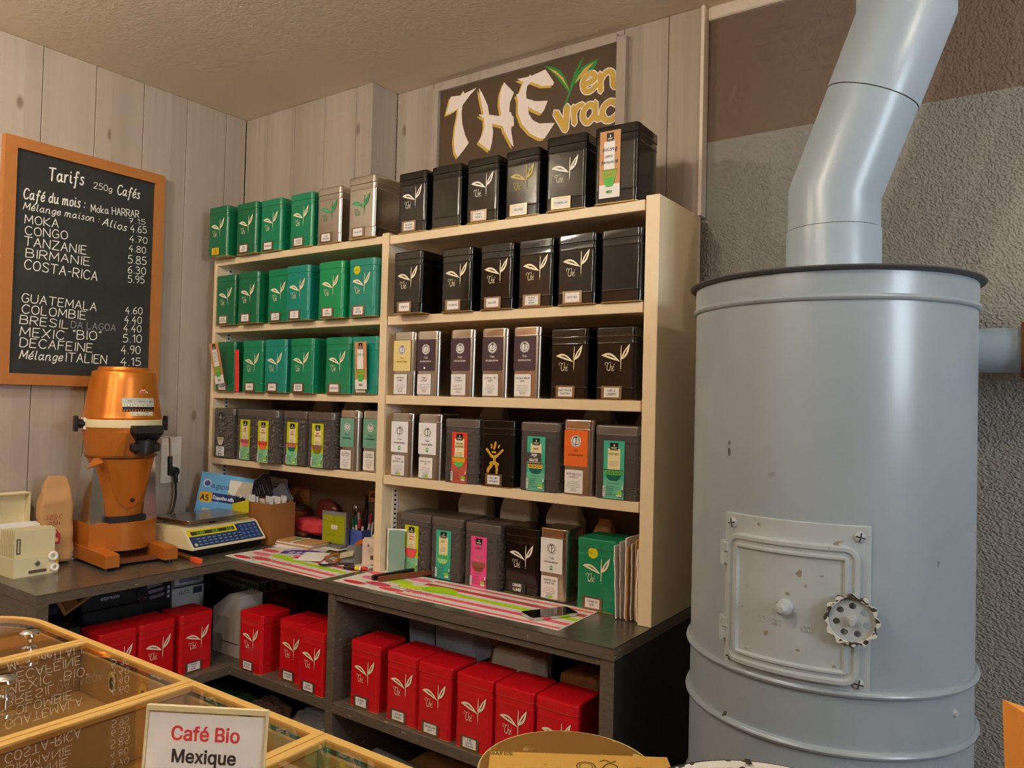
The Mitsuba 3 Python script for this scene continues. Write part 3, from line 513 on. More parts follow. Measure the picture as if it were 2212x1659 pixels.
for i, (x, y, cl, ln, lb) in enumerate([(-2.907, 1.935, 'green_dark', ['EARL GREY'], 'green tin with a kraft label hanging askew at the left end of the third row'), (-2.713, 1.93, 'green', ['JASMIN'], 'green tin with card JASMIN right of the red strip'), (-2.562, 1.925, 'green_teal', ['YUNNAN'], 'bluish green tin with card YUNNAN in the third row'),
    (-2.404, 1.925, 'green', ['CHUN MEE', 'SHANGHAI'], 'green tin in the middle of the third row with a two-line card, left bay'), (-2.213, 1.935, 'green', ['GUNPOWDER'], 'green tin with card GUNPOWDER in the third row'), (-2.0825, 1.945, 'green_teal', ['SENCHA'], 'green tin with a straight kraft label beside the middle post in the third row')]):
    pch = i in (0, 5); t, T = tea_tin(x, y, 1.526, cl, lb, ln, None if pch else 'cream', 'green tins in the third row')
    if pch: put('label', pouch_print(1, [('EARL', .72, .009), ('GREY', .63, .009), ('N 2', .53, .010)] if i == 0 else [('SENCHA', .70, .009)], .060 if i else .064, .172).back(.0008).shape(), T @ (at(.040, -.012, .020, rx=3) if i else at(.052, -.028, .030, rx=8, ry=-7)), t, label='kraft paper label with a green bowl')
t = thing('red_strip', 'narrow red paper strip standing between the green tins of the third row', 'strip')
put('body', M(bx(0, .026, 0, .004, 0, .175, .001), mat('red_strip_paper', (226, 62, 56), .6)), at(-2.748, 1.925, 1.5265, ry=-3), t)
# fourth row, left bay
d1 = Print(); logo(d1, .040, .066, .160, .190); bowl(d1, .032, .052, .05, .035, (196, 184, 160), (206, 196, 176), (60, 50, 40), (110, 96, 80)); d1.rect(.028, .086, .006, .046, (232, 232, 232))
for i, s in enumerate(['MALAWI', 'THÉ', 'BLANC']): d1.text(s, .057, .036 - i * .012, .0062, (60, 60, 66), w=.16)
embossed_tin(-2.919, 1.945, 1.2455, 'dark embossed tin with a small white card at the left end of the fourth row', d1, lx=0)
for x, y, u, lo, ttl, rm, lb, sd in [(-2.758, 1.945, (206, 92, 104), (220, 128, 140), ['PLEIN', 'SOLEIL'], (190, 70, 80), 'dark embossed tin with a lime label and pink bowl in the left bay', 41), (-2.600, 1.915, (226, 76, 44), (246, 110, 60), ['FETE', 'SOLAIRE'], (200, 50, 30), 'dark embossed tin with a lime label and orange-red bowl, jutting out of the left bay', 42),
    (-2.4535, 1.94, (226, 118, 84), (20, 112, 100), ['CAP', 'FIDELE'], (40, 60, 50), 'dark embossed tin with a lime label, bowl coral above and teal below, left bay', 43), (-2.301, 1.935, (150, 108, 84), (124, 122, 10), ['CAFE', 'ESPRESSO'], (90, 70, 40), 'dark embossed tin with a lime label and brown-olive bowl, left bay', 44)]:
    embossed_tin(x, y, 1.2455, lb, tall_label(LIME, MINT, u, lo, ttl, (190, 80, 60), sd, rim=rm, pat=tuple(int(v * .75) for v in u)), lx=.030)
slim_tin(-2.144, 1.955, 1.2455, (112, 166, 142), (30, 70, 60), 'slim silver tin with a sage green label, left of its twin', ['LA CAMARGUE', 'ETAIT VERTE'], 'slim2', seed=15)
slim_tin(-2.0445, 1.975, 1.2455, (112, 166, 142), (30, 70, 60), 'slim silver tin with a sage green label against the middle post', ['LES NUITS', 'DE SHANGHAI'], 'slim2', seed=16)
# red tins under the counter
ZR = .5115
for x, y, lb, ln in [(-2.407, 1.737, 'red tin under the counter right of the grey box file', ['ENGLISH', 'BREAKFAST']), (-2.2135, 1.762, 'red tin between two red tins under the middle of the counter', ['DARJEELING', '2 TGFOP']), (-2.078, 1.738, 'red tin against the cabinet post, right end of the left shelf', ['ASSAM', 'SUPERIEUR']),
    (-1.845, 1.757, 'leftmost red tin in the right cabinet', ['CEYLAN', 'O.P.']), (-1.677, 1.752, 'second red tin from left in the right cabinet', ['CEYLAN', 'DIMBULA']), (-1.54, 1.745, 'third red tin from left in the right cabinet', ['DARJEELING', 'VERT']), (-1.388, 1.741, 'fourth red tin from left in the right cabinet', ['CHINE', 'LAPSANG', 'SOUCHONG']),
    (-1.25, 1.741, 'second red tin from right in the right cabinet, behind the round lid', ['YUNNAN']), (-1.112, 1.741, 'rightmost red tin in the right cabinet', ['ASSAM'])]:
    tea_tin(x, y, ZR, 'red', lb, ln, 'cream', 'red tins under the counter', seam=True)
for y, lb, ln in [(1.272, 'red tin nearest the grinder end of the left shelf, mostly hidden by the glass case', ['KENYA']), (1.408, 'red tin in the middle of the three under the left counter', ['NEPAL']), (1.556, 'red tin under the left counter beside the grey box file', ['PRINCE DE', 'GALLES', 'BLEND'])]:
    tea_tin(-2.491, y, ZR, 'red', lb, ln, 'cream', 'red tins under the left counter', rz=90, seam=True)
# ---------------------------------------------------------------- price board on the left wall
BD = 'price_board'; thing(BD, 'black chalk price board in an orange wooden frame on the left plank wall', 'blackboard')
def onleft(mesh): return moved(mesh, TF().translate([0, 0, 0]))
b0, b1, z0, z1, fw = 1.135, 1.728, 1.532, 2.414, .040
put('slate', M(bx(-3.0125, -2.994, b0 + .01, b1 - .01, z0 + .01, z1 - .01), 'chalkboard'), parent=BD, label='black slate')
for q in ([(b0, z0), (b1, z0), (b1 - fw, z0 + fw), (b0 + fw, z0 + fw)], [(b1, z0), (b1, z1), (b1 - fw, z1 - fw), (b1 - fw, z0 + fw)], [(b1, z1), (b0, z1), (b0 + fw, z1 - fw), (b1 - fw, z1 - fw)], [(b0, z1), (b0, z0), (b0 + fw, z0 + fw), (b0 + fw, z1 - fw)]):
    put('frame_bar', M(hull([(x, y, z) for x in (-3.0125, -2.982) for y, z in q]), 'frame_wood'), parent=BD)
CHALK = [('Tarifs', 1.284, 2.286, 1.408, 2.3, 0.046, 'c'), ('250g', 1.445, 2.297, 1.515, 2.298, 0.023, 'p'), ('Cafés', 1.536, 2.295, 1.625, 2.297, 0.038, 'c'), ('Café du mois :', 1.203, 2.2, 1.414, 2.212, 0.037, 'c'), ('Moka HARRAR', 1.439, 2.204, 1.628, 2.221, 0.028, 'p'), ('7.15', 1.587, 2.19, 1.655, 2.199, 0.02, 'p'), ('Mélange maison :', 1.204, 2.162, 1.469, 2.169, 0.025, 'c'), ('Alios', 1.483, 2.162, 1.576, 2.157, 0.029, 'c'), ('4.65', 1.595, 2.158, 1.661, 2.164, 0.027, 'p'), ('MOKA', 1.211, 2.113, 1.324, 2.119, 0.03, 'p'), ('CONGO', 1.213, 2.072, 1.358, 2.082, 0.03, 'p'), ('4.70', 1.593, 2.117, 1.665, 2.122, 0.025, 'p'), ('TANZANIE', 1.211, 2.033, 1.427, 2.037, 0.032, 'p'), ('4.80', 1.591, 2.079, 1.66, 2.081, 0.025, 'p'), ('BIRMANIE', 1.218, 1.992, 1.441, 1.996, 0.031, 'p'), ('5.85', 1.589, 2.031, 1.664, 2.035, 0.031, 'p'), ('COSTA-RICA', 1.214, 1.949, 1.471, 1.942, 0.034, 'p'), ('6.30', 1.59, 1.991, 1.663, 1.995, 0.028, 'p'), ('5.95', 1.592, 1.953, 1.659, 1.959, 0.028, 'p'), ('GUATEMALA', 1.21, 1.829, 1.472, 1.825, 0.031, 'p'), ('4.60', 1.586, 1.828, 1.655, 1.832, 0.027, 'p'), ('COLOMBIE', 1.212, 1.789, 1.433, 1.788, 0.031, 'p'), ('4.40', 1.584, 1.79, 1.653, 1.793, 0.028, 'p'), ('BRESIL', 1.207, 1.751, 1.37, 1.747, 0.03, 'p'), ('DA LAGOA', 1.382, 1.752, 1.549, 1.754, 0.025, 'g'), ('4.40', 1.581, 1.755, 1.653, 1.759, 0.027, 'p'), ('MEXIC', 1.209, 1.707, 1.357, 1.705, 0.032, 'p'), ('"BIO"', 1.389, 1.71, 1.493, 1.714, 0.033, 'p'), ('5.10', 1.58, 1.713, 1.656, 1.717, 0.031, 'p'), ('DECAFEINE', 1.21, 1.668, 1.462, 1.665, 0.032, 'p'), ('4.90', 1.575, 1.667, 1.652, 1.671, 0.031, 'p'), ('Mélange', 1.21, 1.625, 1.355, 1.624, 0.031, 'c'), ('ITALIEN', 1.366, 1.624, 1.518, 1.623, 0.033, 'p'), ('4.15', 1.574, 1.62, 1.655, 1.623, 0.031, 'p')]
for txt, y0, zz0, y1, zz1, h, k in CHALK:
    W = strokes(txt)[1] * h / 8; g = write(txt, 0, 0, h, {'c': .12, 'p': .105, 'g': .10}[k], (y1 - y0) / W, 'l', .22 if k == 'c' else .04)
    g = affinity.translate(affinity.rotate(g, math.degrees(math.atan2(zz1 - zz0, y1 - y0)), origin=(0, 0)), y0, zz0)
    v, f = [], []; n = 0
    for pg in geoms(g):
        vv, ff = trimesh.creation.triangulate_polygon(pg, engine='earcut'); vv = np.asarray(vv); ff = np.asarray(ff); a = vv[ff[:, 0]]; e = np.cross(vv[ff[:, 1]] - a, vv[ff[:, 2]] - a)
        ff = np.where((e < 0)[:, None], ff[:, ::-1], ff); v.append(np.column_stack([np.full(len(vv), -2.9936), vv])); f.append(ff + n); n += len(vv)
    put('chalk_line', mikit.ply((np.vstack(v), np.vstack(f)), 'chalk_grey' if k == 'g' else 'chalk'), parent=BD, label='chalk writing: ' + txt.replace('"', ''))
# ---------------------------------------------------------------- painted sign over the shelves
SG = 'tea_sign'; thing(SG, 'brown painted sign THE en vrac in a pale wooden frame above the black tins', 'sign')
put('panel', M(bx(-1.972, -1.15, 2.262, 2.2695, 2.32, 2.735), 'sign_brown'), parent=SG, label='brown panel')
for a in ((-1.985, -1.955, 2.32, 2.748), (-1.172, -1.137, 2.32, 2.748)): put('frame_bar', M(bx(a[0], a[1], 2.246, 2.2698, a[2], a[3], .001), 'wood_plank'), parent=SG)
put('frame_bar', M(bx(-1.9545, -1.1725, 2.246, 2.2698, 2.731, 2.762, .001), 'wood_plank'), parent=SG)
T_ = [(-1.903, 2.704), (-1.85, 2.698), (-1.84, 2.715), (-1.834, 2.702), (-1.775, 2.712), (-1.807, 2.689), (-1.842, 2.657), (-1.845, 2.626), (-1.84, 2.584), (-1.825, 2.539), (-1.806, 2.504), (-1.833, 2.478), (-1.858, 2.457), (-1.874, 2.48), (-1.881, 2.523), (-1.876, 2.58), (-1.866, 2.62), (-1.862, 2.651), (-1.885, 2.642), (-1.924, 2.637)]
H_ = [(-1.764, 2.709), (-1.746, 2.684), (-1.719, 2.632), (-1.711, 2.595), (-1.664, 2.58), (-1.655, 2.584), (-1.665, 2.631), (-1.662, 2.666), (-1.646, 2.705), (-1.599, 2.655), (-1.616, 2.621), (-1.618, 2.587), (-1.609, 2.584), (-1.607, 2.572), (-1.598, 2.565), (-1.595, 2.53), (-1.61, 2.53), (-1.603, 2.494), (-1.594, 2.452), (-1.602, 2.459), (-1.64, 2.521), (-1.647, 2.539), (-1.697, 2.559), (-1.69, 2.525), (-1.695, 2.485), (-1.704, 2.456), (-1.716, 2.466), (-1.759, 2.499), (-1.74, 2.524), (-1.732, 2.553), (-1.734, 2.584), (-1.759, 2.602), (-1.762, 2.606), (-1.737, 2.6), (-1.744, 2.627), (-1.758, 2.676)]
E_ = [(-1.588, 2.703), (-1.535, 2.7), (-1.529, 2.709), (-1.526, 2.7), (-1.463, 2.71), (-1.426, 2.656), (-1.429, 2.645), (-1.476, 2.653), (-1.523, 2.678), (-1.54, 2.669), (-1.545, 2.641), (-1.542, 2.621), (-1.503, 2.603), (-1.45, 2.594), (-1.467, 2.559), (-1.476, 2.553), (-1.514, 2.575), (-1.535, 2.59), (-1.531, 2.564), (-1.513, 2.536), (-1.483, 2.518), (-1.418, 2.508), (-1.459, 2.46), (-1.479, 2.462), (-1.523, 2.489), (-1.56, 2.53), (-1.579, 2.574), (-1.58, 2.624), (-1.59, 2.646), (-1.578, 2.646), (-1.569, 2.661), (-1.558, 2.686)]
def onsign(poly, bsdf, key, y, lab=None): put(key, flat(poly, bsdf, y), parent=SG, **({'label': lab} if lab else {}))
for nm, L in (('letter_T', T_), ('letter_H', H_), ('letter_E', E_)):
    pg = Polygon(L).buffer(0); onsign(affinity.translate(pg, -.009, -.007), 'sign_gold', 'letter_shadow', 2.2614, 'gold letter shadow'); onsign(pg, 'sign_white', 'letter', 2.2610, 'white brush letter ' + nm[-1])
lf = [Polygon([(-1.469, 2.723), (-1.432, 2.713), (-1.398, 2.689), (-1.375, 2.655), (-1.36, 2.609), (-1.366, 2.608), (-1.391, 2.639), (-1.42, 2.677), (-1.443, 2.701)]), Polygon([(-1.248, 2.699), (-1.256, 2.676), (-1.273, 2.66), (-1.305, 2.646), (-1.342, 2.63), (-1.337, 2.653), (-1.316, 2.681), (-1.29, 2.689)]),
      Polygon([(-1.304, 2.72), (-1.322, 2.683), (-1.339, 2.639), (-1.355, 2.605), (-1.381, 2.55), (-1.384, 2.554), (-1.366, 2.603), (-1.358, 2.625), (-1.343, 2.669), (-1.322, 2.702)])]
onsign(unary_union([g.buffer(0) for g in lf]), 'sign_green', 'sprig', 2.2613, 'green painted leaves')
onsign(unary_union([Polygon([(-1.452, 2.713), (-1.415, 2.692), (-1.389, 2.663), (-1.36, 2.611), (-1.394, 2.657), (-1.409, 2.674)]).buffer(0), Polygon([(-1.264, 2.69), (-1.3, 2.656), (-1.339, 2.632), (-1.326, 2.655), (-1.3, 2.678)]).buffer(0)]), 'sign_gold', 'leaf_highlight', 2.2609, 'gold leaf centre')
for tx, x, z, h, fx, rot in (('e', -1.281, 2.592, .094, 1.28, 6), ('n', -1.205, 2.585, .094, 1.25, 4), ('v', -1.383, 2.476, .118, .95, 14), ('r', -1.322, 2.492, .094, 1.2, 6), ('a', -1.272, 2.484, .098, 1.15, 4), ('c', -1.202, 2.476, .100, 1.25, 0)):
    g = affinity.rotate(write(tx, x, z, h, .21, fx), rot); onsign(g.buffer(.0035), 'sign_white', 'letter_outline', 2.2613, 'pale letter outline'); onsign(g.buffer(-.0005), 'sign_gold', 'letter', 2.2609, 'gold painted letter ' + tx)
# ---------------------------------------------------------------- the stove
SX, SY, SR = -.4214, 1.943, .3115
ST = 'stove'; thing(ST, 'large pale grey cylindrical enamelled stove with a cast door and handwheel', 'stove')
def torus(R, r, z, n=72, m=10):
    return lathe([(R + r * math.cos(a), z + r * math.sin(a)) for a in np.linspace(0, -2 * math.pi, m + 1)], n)
put('body', M(lathe([(SR - .004, .04), (SR, .05), (SR, 1.742), (SR + .002, 1.750), (SR + .002, 1.800), (SR - .002, 1.806), (.11, 1.8065)], 96), 'stove_enamel', 30), at(SX, SY), ST)
put('collar_rib', M(torus(SR + .001, .007, 1.747), 'stove_enamel', True), at(SX, SY), ST)
put('top_rim', M(lathe([(SR - .004, 1.801), (SR + .013, 1.803), (SR + .017, 1.807), (SR + .013, 1.811), (SR - .02, 1.812)], 96), 'rim_dark', 30), at(SX, SY), ST, label='dark top rim')
for z in (.946, .826, .60): put('rib', M(torus(SR + .002, .0085, z), 'stove_enamel', True), at(SX, SY), ST)
put('plinth', M(lathe([(SR + .012, 0), (SR + .012, .05), (SR - .01, .052)], 72), 'rim_dark', 30), at(SX, SY), ST)
def wrap(mesh, a0, R=SR, sub=.02):
    """bend a part drawn flat (x = arc length, y = -height above the surface, z) around the stove at angle a0"""
    v, f = trimesh.remesh.subdivide_to_size(mesh.vertices, mesh.faces, sub, max_iter=6) if sub else (mesh.vertices, mesh.faces); a = math.radians(a0) + v[:, 0] / R; r = R - v[:, 1]
    return trimesh.Trimesh(np.column_stack([SX + r * np.cos(a), SY + r * np.sin(a), v[:, 2]]), f, process=False)
put('door_plate', M(wrap(bx(-.153, .153, -.005, .004, .946, 1.283, .0015), -90), 'stove_cast', 30), parent=ST, label='screwed cast plate around the door')
DR = put('door', M(wrap(moved(rr_loft(.266, .278, .030, [(.004, 0), (.016, 0), (.019, -.003), (.019, -.010), (.014, -.014), (.014, -.020), (.0185, -.023), (.0185, -.027), (.0125, -.031), (.012, -.040)], 6), TF().translate([-.1345, 0, 1.2425]) @ TF().rotate([1, 0, 0], 90) @ TF().translate([0, -.278, 0])), -90.3), 'stove_cast', 25), parent=ST, label='cast iron fire door with raised borders')
put('knob', M(lathe([(0, .034), (.006, .034), (.010, .030), (.0145, .022), (.015, .018), (.011, .014), (.013, .010), (.016, .006), (.016, .0)], 28), 'stove_cast', 40), at(SX - .006, SY - SR - .012, 1.106, rx=90), parent=DR, label='small round knob')
for t, x in (('E', -.052), ('SIC', -.032), ('CC', .028)):
    g = write(t, 0, 0, .011, .2, 1.0, 'l'); put('cast_letters', M(wrap(moved(extr(g, .0025), TF().translate([x, -.0115, 1.068 - (x + .05) * .06]) @ TF().rotate([1, 0, 0], 90)), -90, sub=.004), 'stove_cast'), parent=DR, label='worn raised lettering')
for z in (1.200, 1.036):
    put('hinge', M(wrap(cat([bx(-.152, -.130, -.022, -.004, z - .002, z + .020, .002), bx(-.148, -.134, -.020, -.004, z - .028, z - .004, .002), moved(cyl(.007, z - .030, z + .022, 14), TF().translate([-.146, -.016, 0]))]), -90), 'stove_cast', 30), parent=ST)
for a, z in ((-114, 1.262), (-66, 1.261), (-114.2, .972), (-66, .969)):
    m = lathe([(0, .006), (.007, .0052), (.0105, .003), (.011, 0)], 20); T = TF().translate([SX + (SR + .005) * math.cos(math.radians(a)), SY + (SR + .005) * math.sin(math.radians(a)), z]) @ TF().rotate([0, 0, 1], a) @ TF().rotate([0, 1, 0], 90)
    k = put('screw', M(m, 'stove_cast', 40), T, ST); put('slot', M(cat([bx(-.0012, .0012, -.009, .009, .0048, .0064), bx(-.009, .009, -.0012, .0012, .0048, .0064)]), 'seam'), T @ TF().rotate([0, 0, 1], a * 7), k)
a = -69.0; ca, sa = math.cos(math.radians(a)), math.sin(math.radians(a))
TW = TF().translate([SX + (SR + .022) * ca, SY + (SR + .022) * sa, 1.100]) @ TF().rotate([0, 0, 1], a - 8) @ TF().rotate([0, 1, 0], 90)
disc = Point(0, 0).buffer(.046, quad_segs=12)
for k in range(7): disc = disc.difference(Point(.028 * math.cos(k * 2 * math.pi / 7 + .4), .028 * math.sin(k * 2 * math.pi / 7 + .4)).buffer(.0068, quad_segs=5))
HW = put('handwheel', M(extr(disc, .007), 'stove_cast'), TW, ST, label='round air-control wheel with seven holes and a chipped rim')
sc = Polygon([((.0485 + .0035 * math.cos(12 * t)) * math.cos(t), (.0485 + .0035 * math.cos(12 * t)) * math.sin(t)) for t in np.linspace(0, 2 * math.pi, 97)[:-1]])
put('scalloped_rim', M(cat([extr(sc.difference(Point(0, 0).buffer(.0425, quad_segs=12)), .015, -.001)]), 'chipped_paint'), TW, HW, label='scalloped rim with chipped paint')
put('hub', M(cat([cyl(.011, .006, .016, 6), cyl(.006, .014, .023, 14)]), 'stove_cast'), TW, HW); put('shaft', M(cyl(.010, -.024, .002, 16), 'stove_cast'), TW, HW)
T = TF().translate([SX + SR * math.cos(math.radians(-24)), SY + SR * math.sin(math.radians(-24)), .898]) @ TF().rotate([0, 0, 1], -24) @ TF().rotate([0, 1, 0], 90); put('rivet', M(lathe([(0, .006), (.006, .005), (.009, 0)], 16), 'stove_cast', 40), T, ST)
# flue pipe: vertical socket, slanted length, vertical again
FP = 'flue_pipe'; thing(FP, 'pale grey stove pipe rising from the stove and slanting right to the ceiling', 'pipe')
PR = .1045; A = [np.array(q) for q in ((-.4135, SY, 1.808), (-.4135, SY, 2.035), (-.262, SY, 2.44), (-.262, SY, 2.779))]
def ring(c, n_, u, r): v = np.cross(n_, u); return np.array([c + r * (math.cos(t) * u + math.sin(t) * v) for t in np.linspace(0, 2 * math.pi, 56, endpoint=False)])
Yv = np.array([0, 1.0, 0]); up = np.array([0, 0, 1.0]); sl = A[2] - A[1]; sl /= np.linalg.norm(sl)
def mitre(c, n_, ax, r):
    """ring of a tube of radius r around ax cut by the plane (c, n_)"""
    u = np.cross(Yv, ax); o = []
    for t in np.linspace(0, 2 * math.pi, 56, endpoint=False):
        p = c + r * (math.cos(t) * u + math.sin(t) * Yv); o.append(p - ax * ((p - c).dot(n_) / ax.dot(n_)))
    return np.array(o)[::-1]
bi = (up + sl); bi /= np.linalg.norm(bi); mid = A[1] + sl * .235
s1_ = loft([mitre(A[0], up, up, PR + .003), mitre(A[0] + up * .138, up, up, PR + .003)]); s2_ = loft([mitre(A[0] + up * .1395, up, up, PR), mitre(A[1], bi, up, PR), mitre(mid - sl * .001, sl, sl, PR)]); s3_ = loft([mitre(mid + sl * .001, sl, sl, PR + .0015), mitre(A[2], bi, sl, PR + .0015), mitre(A[3], up, up, PR + .0015)])
for m in (s1_, s2_, s3_): put('section', M(m, 'pipe_paint', 24), parent=FP)
put('seam', M(loft([mitre(A[0] + up * .1375, up, up, PR + .0005), mitre(A[0] + up * .140, up, up, PR + .0005)]), 'seam', 24), parent=FP); put('seam', M(loft([mitre(mid - sl * .0022, sl, sl, PR - .0003), mitre(mid + sl * .0022, sl, sl, PR - .0003)]), 'seam', 24), parent=FP)
HP = 'side_pipe'; thing(HP, 'horizontal grey pipe with a rusty flange running behind the stove on the right', 'pipe')
put('pipe', M(tube([(-.18, 2.15, 1.667), (.1, 2.15, 1.667), (.9, 2.15, 1.667)], .0535, 28), 'pipe_paint', 30), parent=HP)
put('flange', M(tube([(-.035, 2.15, 1.667), (-.034, 2.15, 1.667), (.03, 2.15, 1.667), (.031, 2.15, 1.667)], .066, 28), 'rust', 30), parent=HP, label='rusty flange'); put('wall_bracket', M(cat([bx(.60, .63, 2.21, 2.299, 1.655, 1.68), bx(.60, .63, 2.09, 2.21, 1.725, 1.74), bx(.60, .63, 2.09, 2.105, 1.655, 1.74)]), 'rim_dark'), parent=HP)
# ---------------------------------------------------------------- glass-topped coffee case in front
mat('case_edge', (206, 164, 90), .4, clearcoat=.5); mat('case_wall', (176, 146, 98), .6); mat('case_shell', (92, 66, 42), .5)
scene['case_glass'] = {'type': 'thindielectric', 'int_ior': 1.5, 'specular_transmittance': {'type': 'rgb', 'value': [.80, .72, .56]}}
CC = 'coffee_case'; thing(CC, 'glass-topped coffee bean case with amber edges in the lower left foreground', 'display case')
X0, X1, Y0, Y1, ZT = -1.66, -.44, .10, .672, 1.087; DV = [-1.345, -1.034, -.745]
def case_outline(i=0.0):
    r = .15; c = [(X0 + r + (r - i) * math.cos(t), Y1 - r + (r - i) * math.sin(t)) for t in np.radians(np.linspace(180, 90, 12))]
    return Polygon([(X1 - i, Y0 + i), (X1 - i, Y1 - i)] + c[::-1] + [(X0 + i, Y0 + i)])
out = case_outline()
put('shell', M(extr(out.difference(case_outline(.012)), 1.067), 'case_shell'), parent=CC); put('bin_floor', M(extr(case_outline(.013), .02, .985), 'case_wall'), parent=CC)
put('inner_wall', M(extr(case_outline(.0125).difference(case_outline(.018)), .065, 1.006), 'case_wall'), parent=CC)
for x in DV: put('divider', M(bx(x - .006, x + .006, Y0 + .02, Y1 - .019, 1.006, 1.072), 'case_wall'), parent=CC)
cells = [X0] + DV + [X1]
for i, (a, b) in enumerate(zip(cells, cells[1:])):
    cell = out.intersection(sbox(a + .0008, 0, b - .0008, 1)); inn = cell.buffer(-.0125, join_style=2)
    k = put('lid', M(extr(cell.difference(inn), .0095, ZT - .0095), 'case_edge'), parent=CC, label='amber-edged lid frame')
    v, f = trimesh.creation.triangulate_polygon(inn.buffer(.001), engine='earcut'); v = np.asarray(v); f = np.asarray(f); aa = v[f[:, 0]]; f = np.where((np.cross(v[f[:, 1]] - aa, v[f[:, 2]] - aa) < 0)[:, None], f[:, ::-1], f)
    put('pane', mikit.ply((np.column_stack([v, np.full(len(v), ZT - .002)]), f), 'case_glass'), parent=k, label='clear pane')
    if i < 2:
        kx, ky = ((-1.36 - .02, .590), (-1.186, .478))[i]
        put('knob', M(lathe([(0, .030), (.010, .030), (.015, .026), (.015, .021), (.006, .016), (.005, .004), (.011, .002), (.011, 0)], 24), 'chrome', 40), at(kx, ky, ZT - .002), k, label='chrome knob')
for x, z in ((-1.235, 1.044), (-1.141, 1.046), (-.903, 1.046), (-.699, 1.046)):
    p = Print().add(affinity.scale(Point(x, z).buffer(.020, quad_segs=8), .72, 1), (150, 130, 60)); p.add(affinity.scale(Point(x, z).buffer(.018, quad_segs=8), .72, 1), (196, 180, 120)).add(affinity.scale(Point(x, z - .003).buffer(.010, quad_segs=6), .6, 1), (60, 66, 50)).rect(x - .006, x + .006, z - .0155, z - .012, (235, 230, 210))
    put('oval_sticker', p.shape(), TF().translate([0, Y1 - .0185, 0]), CC, label='oval paper sticker on the inner wall')
# acrylic sign holder standing on the lids
scene['acrylic'] = {'type': 'thindielectric', 'int_ior': 1.45}
mat('acrylic_edge', (212, 196, 150), .3, clearcoat=.5)
CS = 'counter_sign'; thing(CS, 'clear acrylic sign holder with a white card Cafe Bio Mexique on the glass case', 'sign')
ang = math.degrees(math.atan2(.068, .113)); SW = .130; TS = at(-.7585, .4335, ZT + .0035, ang, -6)
put('card', M(bx(.003, SW - .003, .0012, .0022, .001, .0925), 'paper_white'), TS, CS, label='white printed card')
for a in ((0, .0022, 0, .1005), (SW - .0022, SW, 0, .1005), (0, SW, .0945, .1005)): put('holder_edge', M(bx(a[0], a[1], -.001, .004, a[2], a[3], .0005), 'acrylic_edge'), TS, CS)
put('front_sheet', mikit.ply((np.array([[.002, -.0008, .0], [SW - .002, -.0008, 0], [SW - .002, -.0008, .095], [.002, -.0008, .095]]), np.array([[0, 1, 2], [0, 2, 3]])), 'acrylic'), TS, CS, label='clear front sheet')
mat('sign_red', (214, 62, 74), .6); mat('sign_ink', (40, 38, 40), .6)
for tx, z, hh, mm in (('Café Bio', .0665, .0135, 'sign_red'), ('Mexique', .0445, .0125, 'sign_ink')):
    m = meshkit.text_mesh(tx, hh, .0003, True); m.apply_transform(trimesh.transformations.rotation_matrix(math.pi / 2, [1, 0, 0])); m.apply_translation([SW / 2 - m.bounds.mean(0)[0], .001, z]); put('print', M(m, mm), TS, CS, label='printed words ' + tx)
put('foot', M(bx(0, SW, .003, .045, 0, .003, .0005), 'acrylic_edge'), at(-.7585, .4335, ZT + .0003, ang), CS)
# ---------------------------------------------------------------- drum with paper bag, enamel pot, orange carton at the lower edge
scene['worn_lid'] = {'type': 'principled', 'base_color': proc(lambda p, n, uv: mix([.21, .095, .014], [.50, .38, .15], smoothstep(.66, .70, fbm(p.x * 40, p.y * 75, p.z * 30)) * smoothstep(.40, .55, fbm(p.x * 7, p.y * 7)))), 'roughness': .55}
DM = 'coffee_drum'; thing(DM, 'round drum with a worn orange-brown lid carrying a paper bag', 'drum')
put('lid', M(lathe([(0, .872), (.147, .872), (.155, .868), (.157, .860), (.157, .842), (.154, .842)], 64), 'worn_lid', 30), at(-.68, 1.175), DM, label='worn orange-brown lid'); put('body', M(lathe([(.14, 0), (.152, .004), (.152, .845)], 64), 'worn_lid', 30), at(-.68, 1.175), DM)
put('rim', M(torus(.1565, .0025, .866, 64, 6), mat('chipped_rim', (196, 176, 120), .6), True), at(-.68, 1.175), DM, label='chipped pale rim')
BG = 'paper_bag'; thing(BG, 'flat yellow-brown paper bag lettered CAFES and ALIOS lying on the round drum', 'bag')
p = Print().rect(0, .30, -.20, .0, (206, 158, 74), y=0); p.text('CAFÉS', .0, .0, .011, (60, 50, 20), w=.11, fx=1.0); p.v[-1][:, [0, 2]] = np.column_stack([.092 - p.v[-1][:, 2], p.v[-1][:, 0] - .040])
p.text('ALIOS', 0, 0, .011, (90, 80, 40), w=.11); p.v[-1][:, [0, 2]] = np.column_stack([.247 - p.v[-1][:, 2], p.v[-1][:, 0] - .040])
ink = (54, 60, 30)
for g in (Point(.150, -.033).buffer(.017).difference(Point(.150, -.033).buffer(.0152)), Point(.150, -.033).buffer(.012).difference(Point(.150, -.033).buffer(.0108)), LineString(smoothpts([(.172, -.05), (.19, -.02), (.205, -.03), (.20, -.05)])).buffer(.0009), LineString(smoothpts([(.176, -.014), (.186, -.008), (.195, -.016), (.204, -.010)])).buffer(.0009), LineString(smoothpts([(.14, -.05), (.16, -.056), (.18, -.05)])).buffer(.0009)): p.add(g, ink)
rb = math.degrees(math.atan2(.149, .224)); put('body', p.back(.004).shape(), at(-.811 + .02, 1.142 - .012, .8785, rb, -90), BG)
